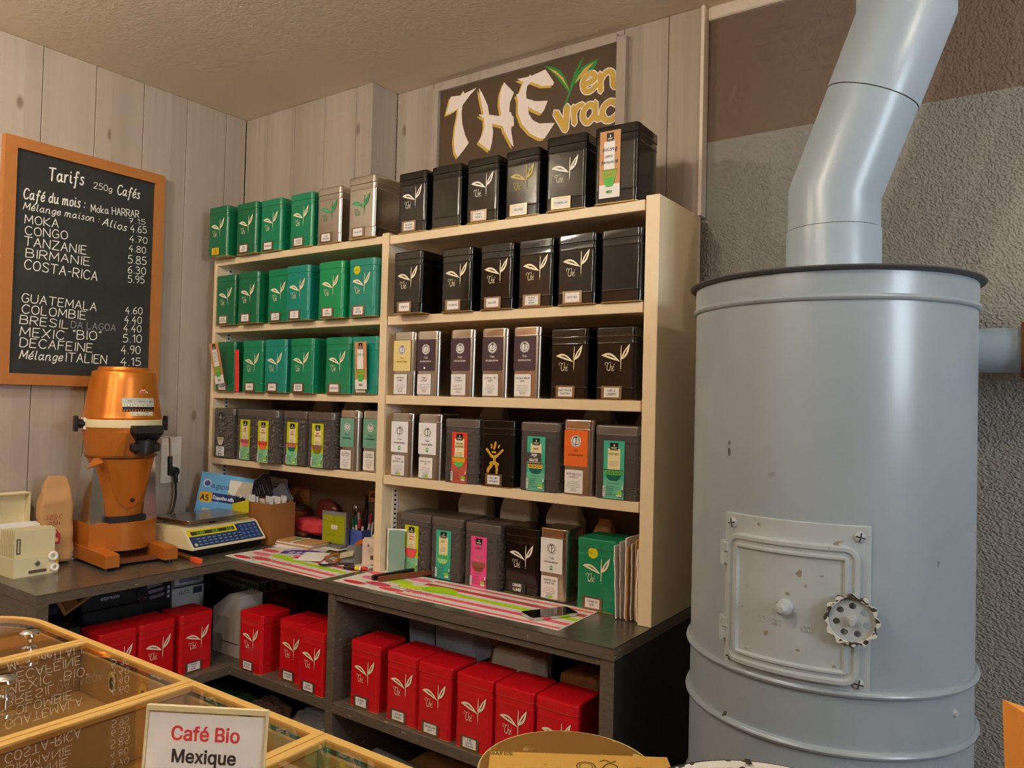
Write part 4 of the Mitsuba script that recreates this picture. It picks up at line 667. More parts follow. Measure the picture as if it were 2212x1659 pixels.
PT = 'enamel_pot'; thing(PT, 'white enamel basin with a chipped black rim at the bottom edge', 'basin'); scene['pot_enamel'] = {'type': 'principled', 'base_color': proc(lambda p, n, uv: mix([.78, .76, .70], [.05, .035, .025], smoothstep(.66, .71, fbm(p.x * 60, p.y * 60, p.z * 120)))), 'roughness': .2, 'clearcoat': .6}
put('body', M(lathe([(0, .60), (.13, .60), (.15, .61), (.188, .90), (.192, .918), (.203, .924), (.212, .918), (.208, .910), (.194, .908), (.155, .605), (.13, .594), (0, .594)], 72), 'pot_enamel', 35), at(-.30, 1.105), PT, label='chipped white enamel')
put('rim_line', M(torus(.211, .0022, .919, 72, 6), 'black_panel', True), at(-.30, 1.105), PT, label='black worn rim')
for q in (118, 78, 40): put('rim_mark', M(bx(-.0045, .0045, -.008, .008, 0, .0012), 'seam'), TF().translate([-.30 + .200 * math.cos(math.radians(q)), 1.105 + .200 * math.sin(math.radians(q)), .9245]) @ TF().rotate([0, 0, 1], q - 90), PT)
SL = 'stool'; thing(SL, 'low wooden stool carrying the white enamel basin', 'stool'); put('seat', M(cyl(.17, .565, .594, 40, .004), 'frame_wood', 30), at(-.30, 1.105), SL)
for q in (45, 135, 225, 315): put('leg', M(tube([(-.30 + .12 * math.cos(math.radians(q)), 1.105 + .12 * math.sin(math.radians(q)), .57), (-.30 + .16 * math.cos(math.radians(q)), 1.105 + .16 * math.sin(math.radians(q)), .0)], .016, 12), 'frame_wood', True), parent=SL)
OC = 'orange_carton'; thing(OC, 'orange card carton corner poking in at the lower right edge', 'box'); mat('orange_card', (222, 142, 56), .6)
put('body', M(hull([(-.035, 1.143, 1.158), (-.022, 1.110, .86), (.16, 1.02, 1.10), (.16, 1.02, .86), (.10, 1.26, 1.10), (.10, 1.26, .86), (-.015, 1.19, .86), (-.022, 1.16, 1.13)]), 'orange_card'), parent=OC)
TB = 'side_table'; thing(TB, 'dark side table below the orange carton', 'table'); put('tabletop', M(bx(-.06, .5, .98, 1.32, .835, .86, .003), 'case_shell'), parent=TB)
for x in (-.04, .46):
    for y in (1.0, 1.29): put('leg', M(bx(x - .015, x + .015, y - .015, y + .015, 0, .835, .002), 'case_shell'), parent=TB)
# ---------------------------------------------------------------- coffee grinder on the left counter
GR = 'coffee_grinder'; thing(GR, 'copper-coloured shop coffee grinder standing on the counter in front of the price board', 'coffee grinder')
TG = at(-2.79, 1.482, .9005, -5.5)          # local: x = front, y = right seen from the left, z = up
def g_(key, mesh, m, sm=False, parent=GR, T=None, **k): return put(key, M(mesh, m, sm), TG @ T if T is not None else TG, parent, **k)
for s in (-1, 1):
    fy = sorted((s * .078, s * .126))
    g_('foot', hull([(x, y, z) for x, y0, y1 in ((-.13, *fy), (.205, *fy)) for y in (y0, y1) for z in (.012, .052)] + [(.185, y, .057) for y in fy] + [(-.13, y, .060) for y in fy]), 'copper_plain')
    for x in (-.1, .17): g_('rubber_pad', cyl(.012, 0, .013, 14), 'black_plastic', T=at(x, s * .11, 0))
g_('tray', cat([bx(-.10, .155, -.077, .077, .010, .016), bx(.145, .150, -.077, .077, .010, .024)]), 'copper_dark', label='stained drip tray')
g_('base_box', hull([(x, y, z) for x, y in ((-.11, -.118), (.04, -.118), (.085, -.062), (.085, .062), (.04, .118), (-.11, .118)) for z in (.045, .142)]), 'copper_plain')
g_('base_front', lathe([(0, .046), (.098, .046), (.098, .141), (0, .141)], 24, -42, 42), 'copper_plain', 30, T=at(.012, 0, 0))
g_('dark_gap', hull([(x, y, z) for x, y in ((-.08, -.075), (.075, -.065), (.082, 0), (.075, .065), (-.08, .075)) for z in (.141, .165)]), 'black_plastic')
for s in (-1, 1):
    g_('chrome_cheek', hull([(-.105, s * .117, .142), (.045, s * .117, .142), (.045, s * .065, .142), (-.10, s * .065, .142), (-.07, s * .108, .385), (.035, s * .108, .385), (.035, s * .085, .385), (-.07, s * .085, .385)]), 'chrome', label='polished side cheek')
g_('chute', loft([np.array([(r * math.cos(t) * .95 + .0, r * math.sin(t), z) for t in np.linspace(0, 2 * math.pi, 40, endpoint=False)]) for z, r in ((.163, .076), (.20, .080), (.37, .112), (.376, .114))]), 'copper_plain', 30)
vp = [(.0, .02)] + [(.062 * math.sin(a) * .9, .055 - .035 * math.cos(a)) for a in np.linspace(-1.2, 1.2, 9)]
ring_ = []
for zz, hw in ((.372, .084), (.30, .066), (.25, .052), (.215, .036), (.195, .012)):
    rr = .076 + (.112 - .076) * (zz - .163) / .207 + .004; ring_.append([(math.sqrt(max(rr * rr - y * y, 0)) * .95 + .001, y, zz) for y in np.linspace(-hw, hw, 9)])
rv = np.array(ring_).reshape(-1, 3); rf = [[i * 9 + j, i * 9 + j + 1, (i + 1) * 9 + j + 1] for i in range(4) for j in range(8)] + [[i * 9 + j, (i + 1) * 9 + j + 1, (i + 1) * 9 + j] for i in range(4) for j in range(8)]
rm = trimesh.Trimesh(rv, [f[::-1] for f in rf], process=False); g_('front_shield', rm, 'copper', 40, label='tapering front shield')
g_('screw_hole', cyl(.0075, 0, .003, 16), 'black_plastic', T=at(.0885, .008, .222) @ TF().rotate([0, 1, 0], 84))
g_('ledge', loft([np.array([(r * math.cos(t), r * math.sin(t), z) for t in np.linspace(0, 2 * math.pi, 40, endpoint=False)]) for z, r in ((.374, .112), (.378, .120), (.384, .120), (.386, .112))]), 'copper_dark', 30)
HD = [(.384, .116), (.40, .120), (.47, .130), (.486, .1315)]
g_('neck', lathe([(0, .384)] + [(r, z) for z, r in HD] + [(0, .486)], 56), 'copper_plain', 30)
for yy in (-.04, .035): g_('neck_fin', hull([(.105, yy - .035, .47), (.155, yy - .006, .47), (.155, yy + .006, .47), (.105, yy + .004, .47), (.10, yy - .03, .385), (.118, yy - .004, .385), (.10, yy, .385)]), 'copper_plain')
g_('belt', lathe([(0, .486), (.1335, .486), (.1345, .489), (.1345, .511), (.1335, .514), (0, .514)], 64), 'cream_plastic', 30, label='cream belt around the hopper')
g_('dome', lathe([(0, .514), (.130, .514), (.133, .520), (.128, .545), (.112, .655), (.107, .683), (.104, .688), (.088, .694), (.085, .705), (.0, .708)], 64), 'copper', 30, label='shiny copper hopper dome')
g_('lid_button', lathe([(0, .711), (.006, .710), (.009, .705)], 16), 'chrome', 40)
def onhead(p, z0, tilt=8.4): return TG @ at(.0, 0, z0)
def headprint(key, pr, y0, z0, **k):
    """print wrapped on the dome cone: x of the print runs to the right seen from the front"""
    v = np.vstack(pr.v).copy(); f = np.vstack(pr.f); z = v[:, 2] + z0; r = .128 - (z - .545) * (.016 / .11) + .0012 - v[:, 1]; a = (v[:, 0] + y0) / .12
    q = np.column_stack([r * np.cos(a), r * np.sin(a), z]); scene[num(GR + '__' + key)] = {**mikit.ply((q, f), 'print', smooth=False, color=np.vstack(pr.c)), 'to_world': TG}
def strip(p, x0, x1, z0, z1, col, n=10):
    for i in range(n): p.rect(x0 + (x1 - x0) * i / n, x0 + (x1 - x0) * (i + 1) / n, z0, z1, col, layer=1)
p = Print(); strip(p, 0, .118, .018, .038, (196, 198, 190)); strip(p, .002, .118, .006, .018, (224, 222, 206)); strip(p, .004, .116, -.012, .006, (38, 24, 14))
for i in range(13): p.text(str(i + 1), .008 + i * .0088, .009, .006, (60, 60, 60), w=.16, layer=3).rect(.007 + i * .0088, .010 + i * .0088, -.010, -.003, (206, 120, 50), layer=3)
p.text('fein', .026, .024, .006, (70, 70, 70), layer=3).text('mittel', .066, .024, .006, (70, 70, 70), layer=3).text('grob', .104, .024, .006, (70, 70, 70), layer=3)
strip(p, .028, .108, -.026, -.011, (226, 220, 190)); p.text('TÜTE BEIM', .075, -.0175, .005, (60, 50, 40), layer=3).text('Mahlen fest andrücken', .072, -.0245, .0045, (60, 50, 40), fx=.8, layer=3).text('1', .034, -.022, .007, (60, 50, 40), layer=3).text('1', .102, -.022, .007, (60, 50, 40), layer=3)
headprint('scale_plate', p, -.052, .556)
p = Print(); p.add(Polygon([(0, 0), (.034, 0), (.019, .026)]), (206, 60, 30)); p.add(unary_union([LineString([(.002, .004), (.012, .012), (.014, .006), (.020, .014), (.024, .006), (.032, .004)]).buffer(.0013), LineString([(.0, .001), (.034, .001)]).buffer(.001)]), (240, 226, 200)); headprint('badge', p, .006, .612)
g_('spout_cap', hull([(x, y, z) for x, y0, y1 in ((.10, -.03, .085), (.165, -.02, .078)) for y in (y0, y1) for z in (.468, .495)] + [(.12, .0, .430), (.15, .01, .45), (.15, .06, .45), (.12, .07, .430)]), 'black_plastic', label='black spout cap')
g_('spout', cat([cyl(.034, .392, .445, 28, .003), moved(bx(-.03, .02, -.05, .052, .40, .432, .006), TF())]), 'black_plastic', 30, T=at(.125, .028, 0), label='black round spout')
for s in (-1, 1):
    g_('side_clamp', cat([moved(cyl(.016, .0, .030, 20), at(0, s * .128, .498, rx=-90 * s)), moved(bx(-.012, .012, -.006, .006, -.028, .028, .003), at(0, s * .160, .498, rz=0))]), 'black_plastic', 30, label='black side knob')
    g_('clamp_plate', hull([(x, y, z) for x in (-.014, .014) for y in (s * .126, s * .138) for z in (.478, .520)]), 'white_plastic')
g_('paper_clip_arm', hull([(.06, -.118, .378), (.06, -.095, .378), (.10, -.10, .366), (.09, -.135, .350), (.085, -.15, .340), (.095, -.15, .346)]), 'copper_plain'); g_('lever', tube(smoothpts([(.0, .13, .44), (.0, .165, .445), (.0, .178, .44), (.0, .182, .40), (.0, .183, .365)], 4), .004, 10), 'chrome', True, label='chrome lever'); g_('lever_grip', tube([(.0, .183, .368), (.0, .184, .33), (.0, .185, .295)], .009, 12), 'black_plastic', True, label='black lever grip')
# ---------------------------------------------------------------- outlet and plug on the left wall
OS = 'wall_socket'; thing(OS, 'white double wall socket on the plank wall behind the grinder', 'socket'); put('plate', M(bx(-3.0128, -3.004, 1.765, 1.855, 1.135, 1.33, .003), 'white_plastic'), parent=OS)
for z in (1.185, 1.28): put('insert', M(bx(-3.0035, -3.0005, 1.785, 1.838, z - .027, z + .027, .001), 'paper_white'), parent=OS)
PG = 'power_plug'; thing(PG, 'black power plug with cable in the lower half of the wall socket', 'plug'); put('body', M(tube([(-3.0004, 1.811, 1.185), (-2.985, 1.811, 1.185), (-2.972, 1.811, 1.185), (-2.966, 1.811, 1.185)], .021, 20, [1, 1, .9, .6]), 'black_plastic', 30), parent=PG)
put('strain_relief', M(tube([(-2.972, 1.811, 1.180), (-2.972, 1.813, 1.14)], .009, 10), 'black_plastic', True), parent=PG); put('cable', M(tube(smoothpts([(-2.972, 1.813, 1.142), (-2.972, 1.815, 1.08), (-2.972, 1.800, 1.02), (-2.965, 1.75, .965), (-2.955, 1.70, .925), (-2.95, 1.655, .906)]), .0045, 8), 'black_plastic', True), parent=PG)
# ---------------------------------------------------------------- weighing scale
SC = 'weighing_scale'; thing(SC, 'cream electronic shop scale with a steel platter and yellow display beside the grinder', 'scale'); TS_ = at(-2.575, 1.645, .9005, 3) @ TF().scale([.83, .86, 1])
def s_(key, mesh, m, sm=False, parent=SC, **k): return put(key, M(mesh, m, sm), TS_, parent, **k)
prof = [(0, .030), (0, .036), (-.070, .098), (-.085, .104), (-.30, .104), (-.32, .085), (-.32, .030)]
s_('housing', hull([(x, y, z) for x, z in prof for y in (0, .395)]), 'cream_plastic'); s_('base', hull([(-.022, .02, .004), (-.30, .02, .004), (-.30, .375, .004), (-.022, .375, .004), (-.006, .008, .0298), (-.315, .008, .0298), (-.315, .387, .0298), (-.006, .387, .0298)]), 'black_plastic')
for x, y in ((-.05, .05), (-.05, .34), (-.27, .05), (-.27, .34)): s_('rubber_foot', moved(cyl(.012, 0, .006, 12), at(x, y, 0)), 'black_plastic')
s_('platter', rr_loft(.245, .335, .012, [(.118, -.004), (.120, 0), (.130, 0), (.132, -.0015), (.1325, -.004)]).apply_translation([-.312, .022, 0]), 'steel', 30, label='steel weighing platter')
for x in (-.24, -.13): s_('platter_post', moved(cyl(.014, .1035, .119, 14), at(x, .19, 0)), 'black_plastic')
p = Print(); p.rect(.012, .385, .003, .089, (34, 60, 104), .003, layer=1).rect(.012, .265, .056, .089, (232, 206, 20), layer=2).rect(.028, .255, .062, .080, (52, 56, 46), layer=3)
def seg(p, t, x, z, h): p.text(t, x, z, h, (170, 226, 60), w=.13, anchor='l', layer=5)
seg(p, '0.000', .058, .0645, .0125); seg(p, '0.00', .138, .0645, .0125); seg(p, '0.00', .212, .0645, .0125)
for i in range(9):
    for j in range(3): p.rect(.045 + i * .027, .060 + i * .027, .012 + j * .0145, .0165 + j * .0145, (150, 158, 170), layer=3)
for i in range(4):
    for j in range(4): p.rect(.282 + i * .025, .300 + i * .025, .010 + j * .019, .024 + j * .019, (58, 88, 150), .002, layer=3).text('7894561230'[(i + 3 * j) % 10], .291 + i * .025, .0135 + j * .019, .007, (190, 200, 220), layer=4)
p.add(Point(.030, .016).buffer(.008, quad_segs=5), (206, 196, 150), layer=3)
sl_ = math.degrees(math.atan2(.062, .070)); scene[num(SC + '__keypad')] = {**p.shape(), 'to_world': TS_ @ TF().translate([-.0012, 0, .0372]) @ TF().rotate([0, 1, 0], -0) @ TF().rotate([0, 0, 1], 90) @ TF().rotate([1, 0, 0], -(90 - sl_))}
KN = 'box_cutter'; thing(KN, 'brown-handled cutter with an orange end lying between grinder and scale', 'cutter'); T = at(-2.70, 1.655, .906, -8)
put('handle', M(bx(.0, .15, -.010, .010, -.005, .008, .003), 'copper_dark'), T, KN); put('tip', M(hull([(x, y, z) for x, h in ((.1502, .010), (.205, .011), (.218, .005)) for y in (-h, h) for z in (-.005, .008)]), mat('orange_plastic', (240, 92, 50), .4)), T, KN, label='orange end'); put('slider', M(bx(.10, .145, -.005, .005, .0078, .0105, .001), 'brass'), T, KN)
# ---------------------------------------------------------------- left end of the counter
BXK = 'card_index_box'; thing(BXK, 'beige metal index box full of divider cards at the left edge of the counter', 'box'); Tb = at(-2.99, 1.106, .9005)
put('tray', M(cat([bx(0, .27, 0, .137, 0, .004), bx(.266, .27, 0, .137, 0, .062), bx(0, .004, 0, .137, 0, .062), bx(.004, .266, 0, .004, 0, .062), bx(.004, .266, .133, .137, 0, .062)]), 'beige_metal'), Tb, BXK)
LD = put('lid', M(cat([bx(.004, .014, 0, .137, .063, .25), bx(.014, .05, 0, .004, .07, .25), bx(.014, .05, .133, .137, .07, .25), bx(.014, .05, 0, .137, .246, .25)]), 'beige_metal'), Tb, BXK, label='open lid')
for i in range(15):
    x = .255 - i * .0125 - .004 * (i > 4); white = i > 8; put('divider_card', M(bx(x, x + .0018, .006, .131, .005, (.150 if not white else .165) - .0015 * i + .004 * (i % 3), .0004), 'paper_white' if white else 'beige_metal'), Tb, BXK)
p = Print(); p.rect(.0, .012, .0, .050, (70, 66, 60)).rect(.003, .009, .004, .046, (190, 180, 150)); put('tab_label', p.shape(), Tb @ TF().translate([.258, .012, .075]) @ TF().rotate([0, 0, 1], 90), BXK)
put('lock', M(lathe([(0, .006), (.008, .005), (.0105, 0)], 18), 'chrome', 40), Tb @ TF().translate([.2702, .070, .040]) @ TF().rotate([0, 1, 0], 90), BXK, label='small round lock'); put('handle_strip', M(bx(.2702, .2735, .045, .10, .010, .020, .001), 'brass'), Tb, BXK)
GT = 'cream_tag'; thing(GT, 'two cream rubber rings with a yellow tie hanging at the corner of the index box', 'tag')
for dy, dz, r in ((.118, .058, .016), (.124, .020, .014)): put('ring', M(moved(torus(r * .7, r * .34, 0, 28, 10), Tb @ TF().translate([.2755, dy, dz]) @ TF().rotate([0, 1, 0], 80)), 'paper_white', True), parent=GT)
put('tie', M(bx(.2705, .2745, .126, .136, .026, .056, .001), 'tin_yellow' if 'tin_yellow' in scene else mat('tin_yellow', (226, 176, 40), .5)), Tb, GT)
def crumple(mesh, amp, f, seed): m = mesh.copy(); v = np.array(m.vertices); m.vertices = v + amp * (np.stack([meshkit.fbm(v * f + 7 * k, 3, seed + k) for k in range(3)], 1) - .5) * 2; return m
def bag(w, d, h, seed, top=.35, amp=.010, fold=.72, n=22):
    """a filled paper bag, its top pinched and folded"""
    rs = []
    for t in np.linspace(0, 1, n):
        k = 1 if t < fold else 1 - (1 - top * .4) * ((t - fold) / (1 - fold)) ** .8; kw = 1 if t < fold else 1 - (1 - top) * ((t - fold) / (1 - fold)) ** 1.3
        q = rring(w * kw, max(d * k, .008), .012 * k + .002, 6); rs.append(np.column_stack([q, np.full(len(q), t * h)]))
    return crumple(loft(rs), amp, 22, seed)
KB = 'kraft_bag'; thing(KB, 'crumpled kraft coffee bag with red print standing behind the index box', 'bag'); Tk = at(-2.88, 1.30, .908, 78)
put('body', M(bag(.105, .075, .30, 3, .55, .010), 'kraft', True), Tk, KB); p = Print(); p.text('LES C', .0, .10, .014, (150, 50, 36), w=.13, slant=.1).text('afés', .0, .08, .013, (150, 50, 36), w=.12, slant=.1).rect(-.020, .020, .012, .050, (168, 44, 38), .004).rect(-.013, .013, .020, .034, (206, 150, 110)).add(LineString(smoothpts([(-.012, .05), (-.006, .062), (.006, .062), (.012, .05)])).buffer(.0015), (168, 44, 38)); put('print', p.shape(), Tk @ TF().translate([-.012, -.048, .055]), KB, label='red print')
CN = 'small_carton'
for x, y, w, h, c, lb in ((-2.905, 1.345, .040, .045, 'paper_white', 'small white carton behind the grinder foot'), (-2.895, 1.395, .034, .095, 'black_plastic', 'small black and white carton against the grinder')):
    t = thing(CN, lb, 'box'); k = put('body', M(bx(0, .035, 0, w, 0, h, .001), c), at(x - .01, y, .963 if False else .9005), t); p = Print(); p.rect(.004, w - .004, .006, h * .45, (236, 234, 230)).rect(.008, w - .010, h * .2, h * .25, (50, 50, 54)); put('label', p.shape(), at(x + .0252, y, .9005, 90), t)
NZ = 'nozzle_bottle'; thing(NZ, 'small dark bottle with a thin nozzle between the bag and the grinder', 'bottle'); put('body', M(lathe([(0, 0), (.018, 0), (.019, .004), (.019, .085), (.010, .10), (.007, .104)], 24), 'rim_dark', 30), at(-2.955, 1.385, .9005), NZ); put('nozzle', M(lathe([(.008, .103), (.006, .112), (.003, .155), (0, .157)], 16), 'black_plastic', 30), at(-2.955, 1.385, .9005), NZ)
# ---------------------------------------------------------------- printed mats on the worktop
def mat_print(W, D, kind):
    p = Print(); p.rect(0, W, 0, D, (222, 216, 206), layer=1); L = 2
    a = .30 if kind else .36
    for z0, z1, c in ((.008, .022, (232, 92, 110)), (.050, .072, (236, 92, 116)), (.100, .126, (172, 214, 16)), (.150, .176, (190, 70, 84)), (.20, .215, (232, 96, 120))):
        if z1 < D: p.rect(a * W, W - .004, z0, z1, c, layer=2)
    for x, z, rx, rz, c in ((.05, .03, .05, .016, (206, 44, 70)), (.13, .06, .055, .020, (212, 60, 84)), (.21, .035, .052, .016, (222, 70, 80)), (.06, .11, .05, .022, (232, 120, 140)), (.16, .13, .06, .025, (172, 214, 40)), (.24, .10, .055, .022, (196, 222, 40)), (.03, .17, .05, .02, (226, 90, 110)), (.20, .19, .05, .02, (236, 130, 150))):
        if z + rz < D and x + rx < a * W + .06: p.add(affinity.scale(Point(x + .01, z).buffer(1, quad_segs=6), rx, rz), c, layer=3)
    p.text('Lemon' if kind else 'Fraise', a * W + .005, .045, .05, (120, 120, 130), w=.05, layer=4, fx=1.1).text('THÉ', .12, .02, .035, (150, 150, 158), w=.05, layer=4)
    if kind: p.add(leaf((a * W + .02, .115), (a * W + .14, .105), .16, .2), (150, 206, 20), layer=4).add(affinity.scale(Point(a * W + .09, .135).buffer(1, quad_segs=7), .062, .028), (168, 216, 10), layer=5)
    return p
for i, (x, y, W, D, rz, lb) in enumerate([(-2.535, 1.762, .555, .26, -2.0, 'white fruit-print mat with red ovals and stripes under the clutter of the corner'), (-1.925, 1.757, .865, .235, .8, 'white fruit-print mat with pink and lime stripes under the phone')]):
    t = thing('printed_mat', lb, 'mat', 'printed mats on the worktop'); put('sheet', mat_print(W, D, i).back(.0012).shape(), at(x, y, .9014, rz, -90), t)
PH = 'smartphone'; thing(PH, 'black smartphone lying on the striped mat', 'phone'); T = at(-1.222, 1.822, .9025, 61)
put('body', M(rr_loft(.155, .075, .010, [(0, -.002), (.002, 0), (.007, 0), (.009, -.002)], 5), 'chrome', 30), T @ TF().translate([0, -.073, 0]), PH); put('screen', M(rr_loft(.151, .071, .009, [(.0088, 0), (.0094, -.0004)], 5), mat('screen_glass', (8, 8, 9), .05, specular=.8), 30), T @ TF().translate([.002, -.071, 0]), PH, label='glossy black screen')
TGS = 'folding_tongs'; thing(TGS, 'dark brown wooden tongs lying spread on the mat before the first tin', 'tongs')
for a, w in ((58, 'copper_dark'), (68, 'black_plastic')): put('arm', M(bx(0, .20, -.007, .007, 0, .016, .002), w), at(-1.805 + (.0 if a == 58 else -.028), 1.838, .904, a + 12), TGS)
put('hinge', M(cyl(.008, 0, .018, 14), 'brass'), at(-1.752, 2.0, .904) , TGS)
# envelopes at the right end of the right bay
for i in range(7):
    x = -.988 + i * .0105; t = thing('paper_envelope', ['white envelope nearest the green tin', 'grey-white envelope second from the green tin', 'white envelope third from the green tin', 'kraft envelope in the middle of the row by the end panel', 'grey envelope right of the middle kraft one', 'kraft envelope next to the last white one', 'white envelope touching the end panel'][i], 'envelope', 'envelopes filed beside the end panel')
    m = bx(0, .0035, 0, .17, 0, .205 + .012 * (i % 3)); v, f = trimesh.remesh.subdivide_to_size(m.vertices, m.faces, .025); m = crumple(trimesh.Trimesh(v, f, process=False), .0022, 30, 40 + i); put('sleeve', M(m, ('paper_white', 'paper_grey', 'paper_white', 'kraft', 'paper_grey', 'kraft', 'paper_white')[i], True), at(x, 1.962 + .006 * (i % 3), .9035, (2, -2, 1, 0, 1, 0, 0)[i], 0, (-3, -1.5, 0, 0, 0, 0, 0)[i]), t)
PO = 'plastic_pouch'; thing(PO, 'green-tinted clear plastic pouch leaning on the middle post', 'pouch'); m = bx(0, .004, 0, .06, 0, .145); v, f = trimesh.remesh.subdivide_to_size(m.vertices, m.faces, .018); put('body', M(crumple(trimesh.Trimesh(v, f, process=False), .003, 35, 9), mat('pouch_green', (136, 168, 150), .25, clearcoat=.5), True), at(-1.893, 1.975, .9025, -62, 0, 0), PO)
put('seam', M(cat([bx(-.0035, -.001, -.004, .064, .142, .150), bx(-.0035, -.001, -.006, .003, 0, .15)]), 'paper_white'), at(-1.893, 1.975, .9025, -62), PO)
# ---------------------------------------------------------------- clutter in the left bay
def quadbox(key, pts, y, t, m, label=None, cat_=None, parent=None, group=None):
    """a flat thing: outline (x, z) at depth y, thickness t towards the wall"""
    mesh = hull([(x, yy, z) for x, z in pts for yy in (y, y + t)])
    if parent: return put(key, M(mesh, m), parent=parent)
    k = thing(key, label, cat_, group); put('body', M(mesh, m), parent=k); return k
LP = 'label_pack'; thing(LP, 'light blue pack of A5 adhesive labels leaning beside the shelf panel behind the scale', 'pack'); mat('sky_blue', (112, 182, 232), .35)
Tp = at(-2.925, 1.905, 1.185, 46, -3, 9); 
p = Print().rect(0, .215, -.27, 0, (114, 184, 234), .006, layer=1); p.rect(.118, .215, -.105, -.018, (196, 184, 160), layer=2).add(Polygon([(.12, -.02), (.17, -.02), (.145, -.085), (.12, -.07)]), (236, 232, 220), layer=3).rect(.045, .19, -.118, -.082, (30, 52, 110), layer=4).rect(.008, .060, -.125, -.082, (240, 182, 30), .008, layer=5)
p.text('A5', .030, -.118, .022, (30, 30, 40), w=.2, layer=6).text('agipa', .085, -.062, .022, (50, 80, 120), w=.13, layer=6).text('Etiquettes adhésives', .122, -.108, .015, (240, 240, 244), w=.16, fx=.62, layer=6).add(Point(.030, -.045).buffer(.017), (226, 232, 244), layer=6).add(Point(.031, -.046).buffer(.012), (70, 90, 160), layer=7).rect(.03, .09, -.24, -.15, (222, 216, 190), layer=6)
put('sheet', p.back(.006).shape(), Tp, LP)
NB = quadbox('white_notebook', [(-2.93, 1.14), (-2.80, 1.135), (-2.80, .905), (-2.93, .905)], 2.235, .02, 'paper_white', 'pale ruled pad standing at the back of the left bay', 'pad')
p = Print()
for i in range(3): p.rect(.06, .11, .205 - i * .012, .209 - i * .012, (60, 58, 66))
put('lines', p.shape(), at(-2.93, 2.234, .905), NB)
BK = thing('dark_book', 'dark book with silver lettering tilted behind the label pack', 'book'); T = at(-2.928, 2.13, .985, 0, 0, -30); put('cover', M(bx(0, .19, 0, .03, 0, .10, .002), 'rim_dark'), T, BK); p = Print()
for i in range(10): p.rect(.015 + i * .016, .023 + i * .016, .02 + .01 * (i % 3), .07 - .008 * (i % 2), (170, 170, 180))
put('lettering', p.shape(), T @ TF().translate([0, -.0005, 0]), BK); put('page_edge', M(bx(.002, .188, .002, .028, .1002, .106), 'paper_grey'), T, BK)
t = thing('plastic_sleeve', 'crumpled grey plastic sleeve lying over the dark book', 'sleeve'); put('body', M(crumple(bag(.10, .03, .13, 8, .9, .012), .012, 30, 5), mat('grey_film', (142, 150, 164), .2, clearcoat=.4), True), at(-2.80, 2.17, 1.03, 0, 0, 60), t)
quadbox('yellow_folder', [(-2.845, 1.045), (-2.72, 1.075), (-2.72, .905), (-2.845, .905)], 1.990, .003, mat('yellow_card', (222, 204, 24), .5), 'bright yellow folder standing behind the scale platter', 'folder')
quadbox('black_wallet', [(-2.845, 1.072), (-2.755, 1.078), (-2.755, .95), (-2.845, .95)], 1.9945, .004, 'black_plastic', 'black wallet in front of the orange-brown card box', 'wallet')
OB = thing('card_tray', 'orange-brown wooden tray of white cards behind the scale', 'tray'); put('tray', M(cat([bx(-2.87, -2.585, 2.0, 2.006, .9005, 1.066), bx(-2.591, -2.585, 2.006, 2.125, .9005, 1.066), bx(-2.87, -2.864, 2.006, 2.125, .9005, 1.066), bx(-2.864, -2.591, 2.119, 2.125, .9005, 1.066), bx(-2.864, -2.591, 2.006, 2.119, .9005, .905)]), 'kraft_dark'), parent=OB)
for i in range(9):
    w = rd.uniform(.03, .06) if (rd := random.Random(i)) else 0; t = thing('white_card', 'white printed card standing in the orange-brown tray, number %s from the left edge' % ['one','two','three','four','five','six','seven','eight','nine'][i], 'card', 'cards in the tray'); x = -2.855 + i * .028; put('sheet', M(bx(0, w, 0, .001, 0, .165 + .02 * rd.random()), 'paper_white'), at(min(x, -2.66), 2.012 + .012 * i, .9055), t)
    p = Print()
    for j in range(3): p.rect(.006 + j * .008, .009 + j * .008, .12, .155, (60, 60, 60))
    put('print', p.shape(), at(min(x, -2.66), 2.0115 + .012 * i, .9055), t)
t = thing('grey_carton', 'narrow grey carton lettered ARC at the back of the left bay', 'box'); put('body', M(bx(-2.87, -2.80, 2.14, 2.17, .9005, 1.115, .002), 'paper_grey'), parent=t); p = Print().text('ARC', .022, .185, .010, (40, 40, 60), w=.13); put('lettering', p.shape(), at(-2.865, 2.1395, .9005), t)
CB = thing('cardboard_tray', 'small brown cardboard box under the wicker basket', 'box'); put('body', M(cat([bx(-2.80, -2.60, 2.185, 2.19, .9005, .962), bx(-2.80, -2.60, 2.28, 2.285, .9005, .962), bx(-2.80, -2.795, 2.19, 2.28, .9005, .962), bx(-2.605, -2.60, 2.19, 2.28, .9005, .962), bx(-2.795, -2.605, 2.19, 2.28, .9005, .905), bx(-2.80, -2.64, 2.185, 2.285, .962, .966)]), 'cardboard'), parent=CB)
WB = thing('wicker_basket', 'round wicker basket of dark tissue on the brown cardboard box', 'basket'); hs = [np.array([((.052 + .030 * z / .045 + .0022 * math.sin(20 * t + (i % 2) * math.pi)) * math.cos(t), (.040 + .018 * z / .045) * math.sin(t), z) for t in np.linspace(0, 2 * math.pi, 80, endpoint=False)]) for i, z in enumerate(np.linspace(0, .045, 9))]
put('weave', M(loft(hs), 'wicker', True), at(-2.725, 2.228, .9665), WB); put('contents', M(crumple(trimesh.creation.icosphere(3, 1).apply_scale([.085, .052, .028]), .010, 30, 4), mat('dark_tissue', (70, 56, 48), .6), True), at(-2.722, 2.228, 1.018), WB, label='dark crumpled tissue')
quadbox('cardboard_flap', [(-2.82, 1.10), (-2.695, 1.105), (-2.68, .905), (-2.82, .905)], 2.288, .004, 'cardboard', 'plain brown cardboard sheet leaning against the woven wallpaper', 'cardboard')
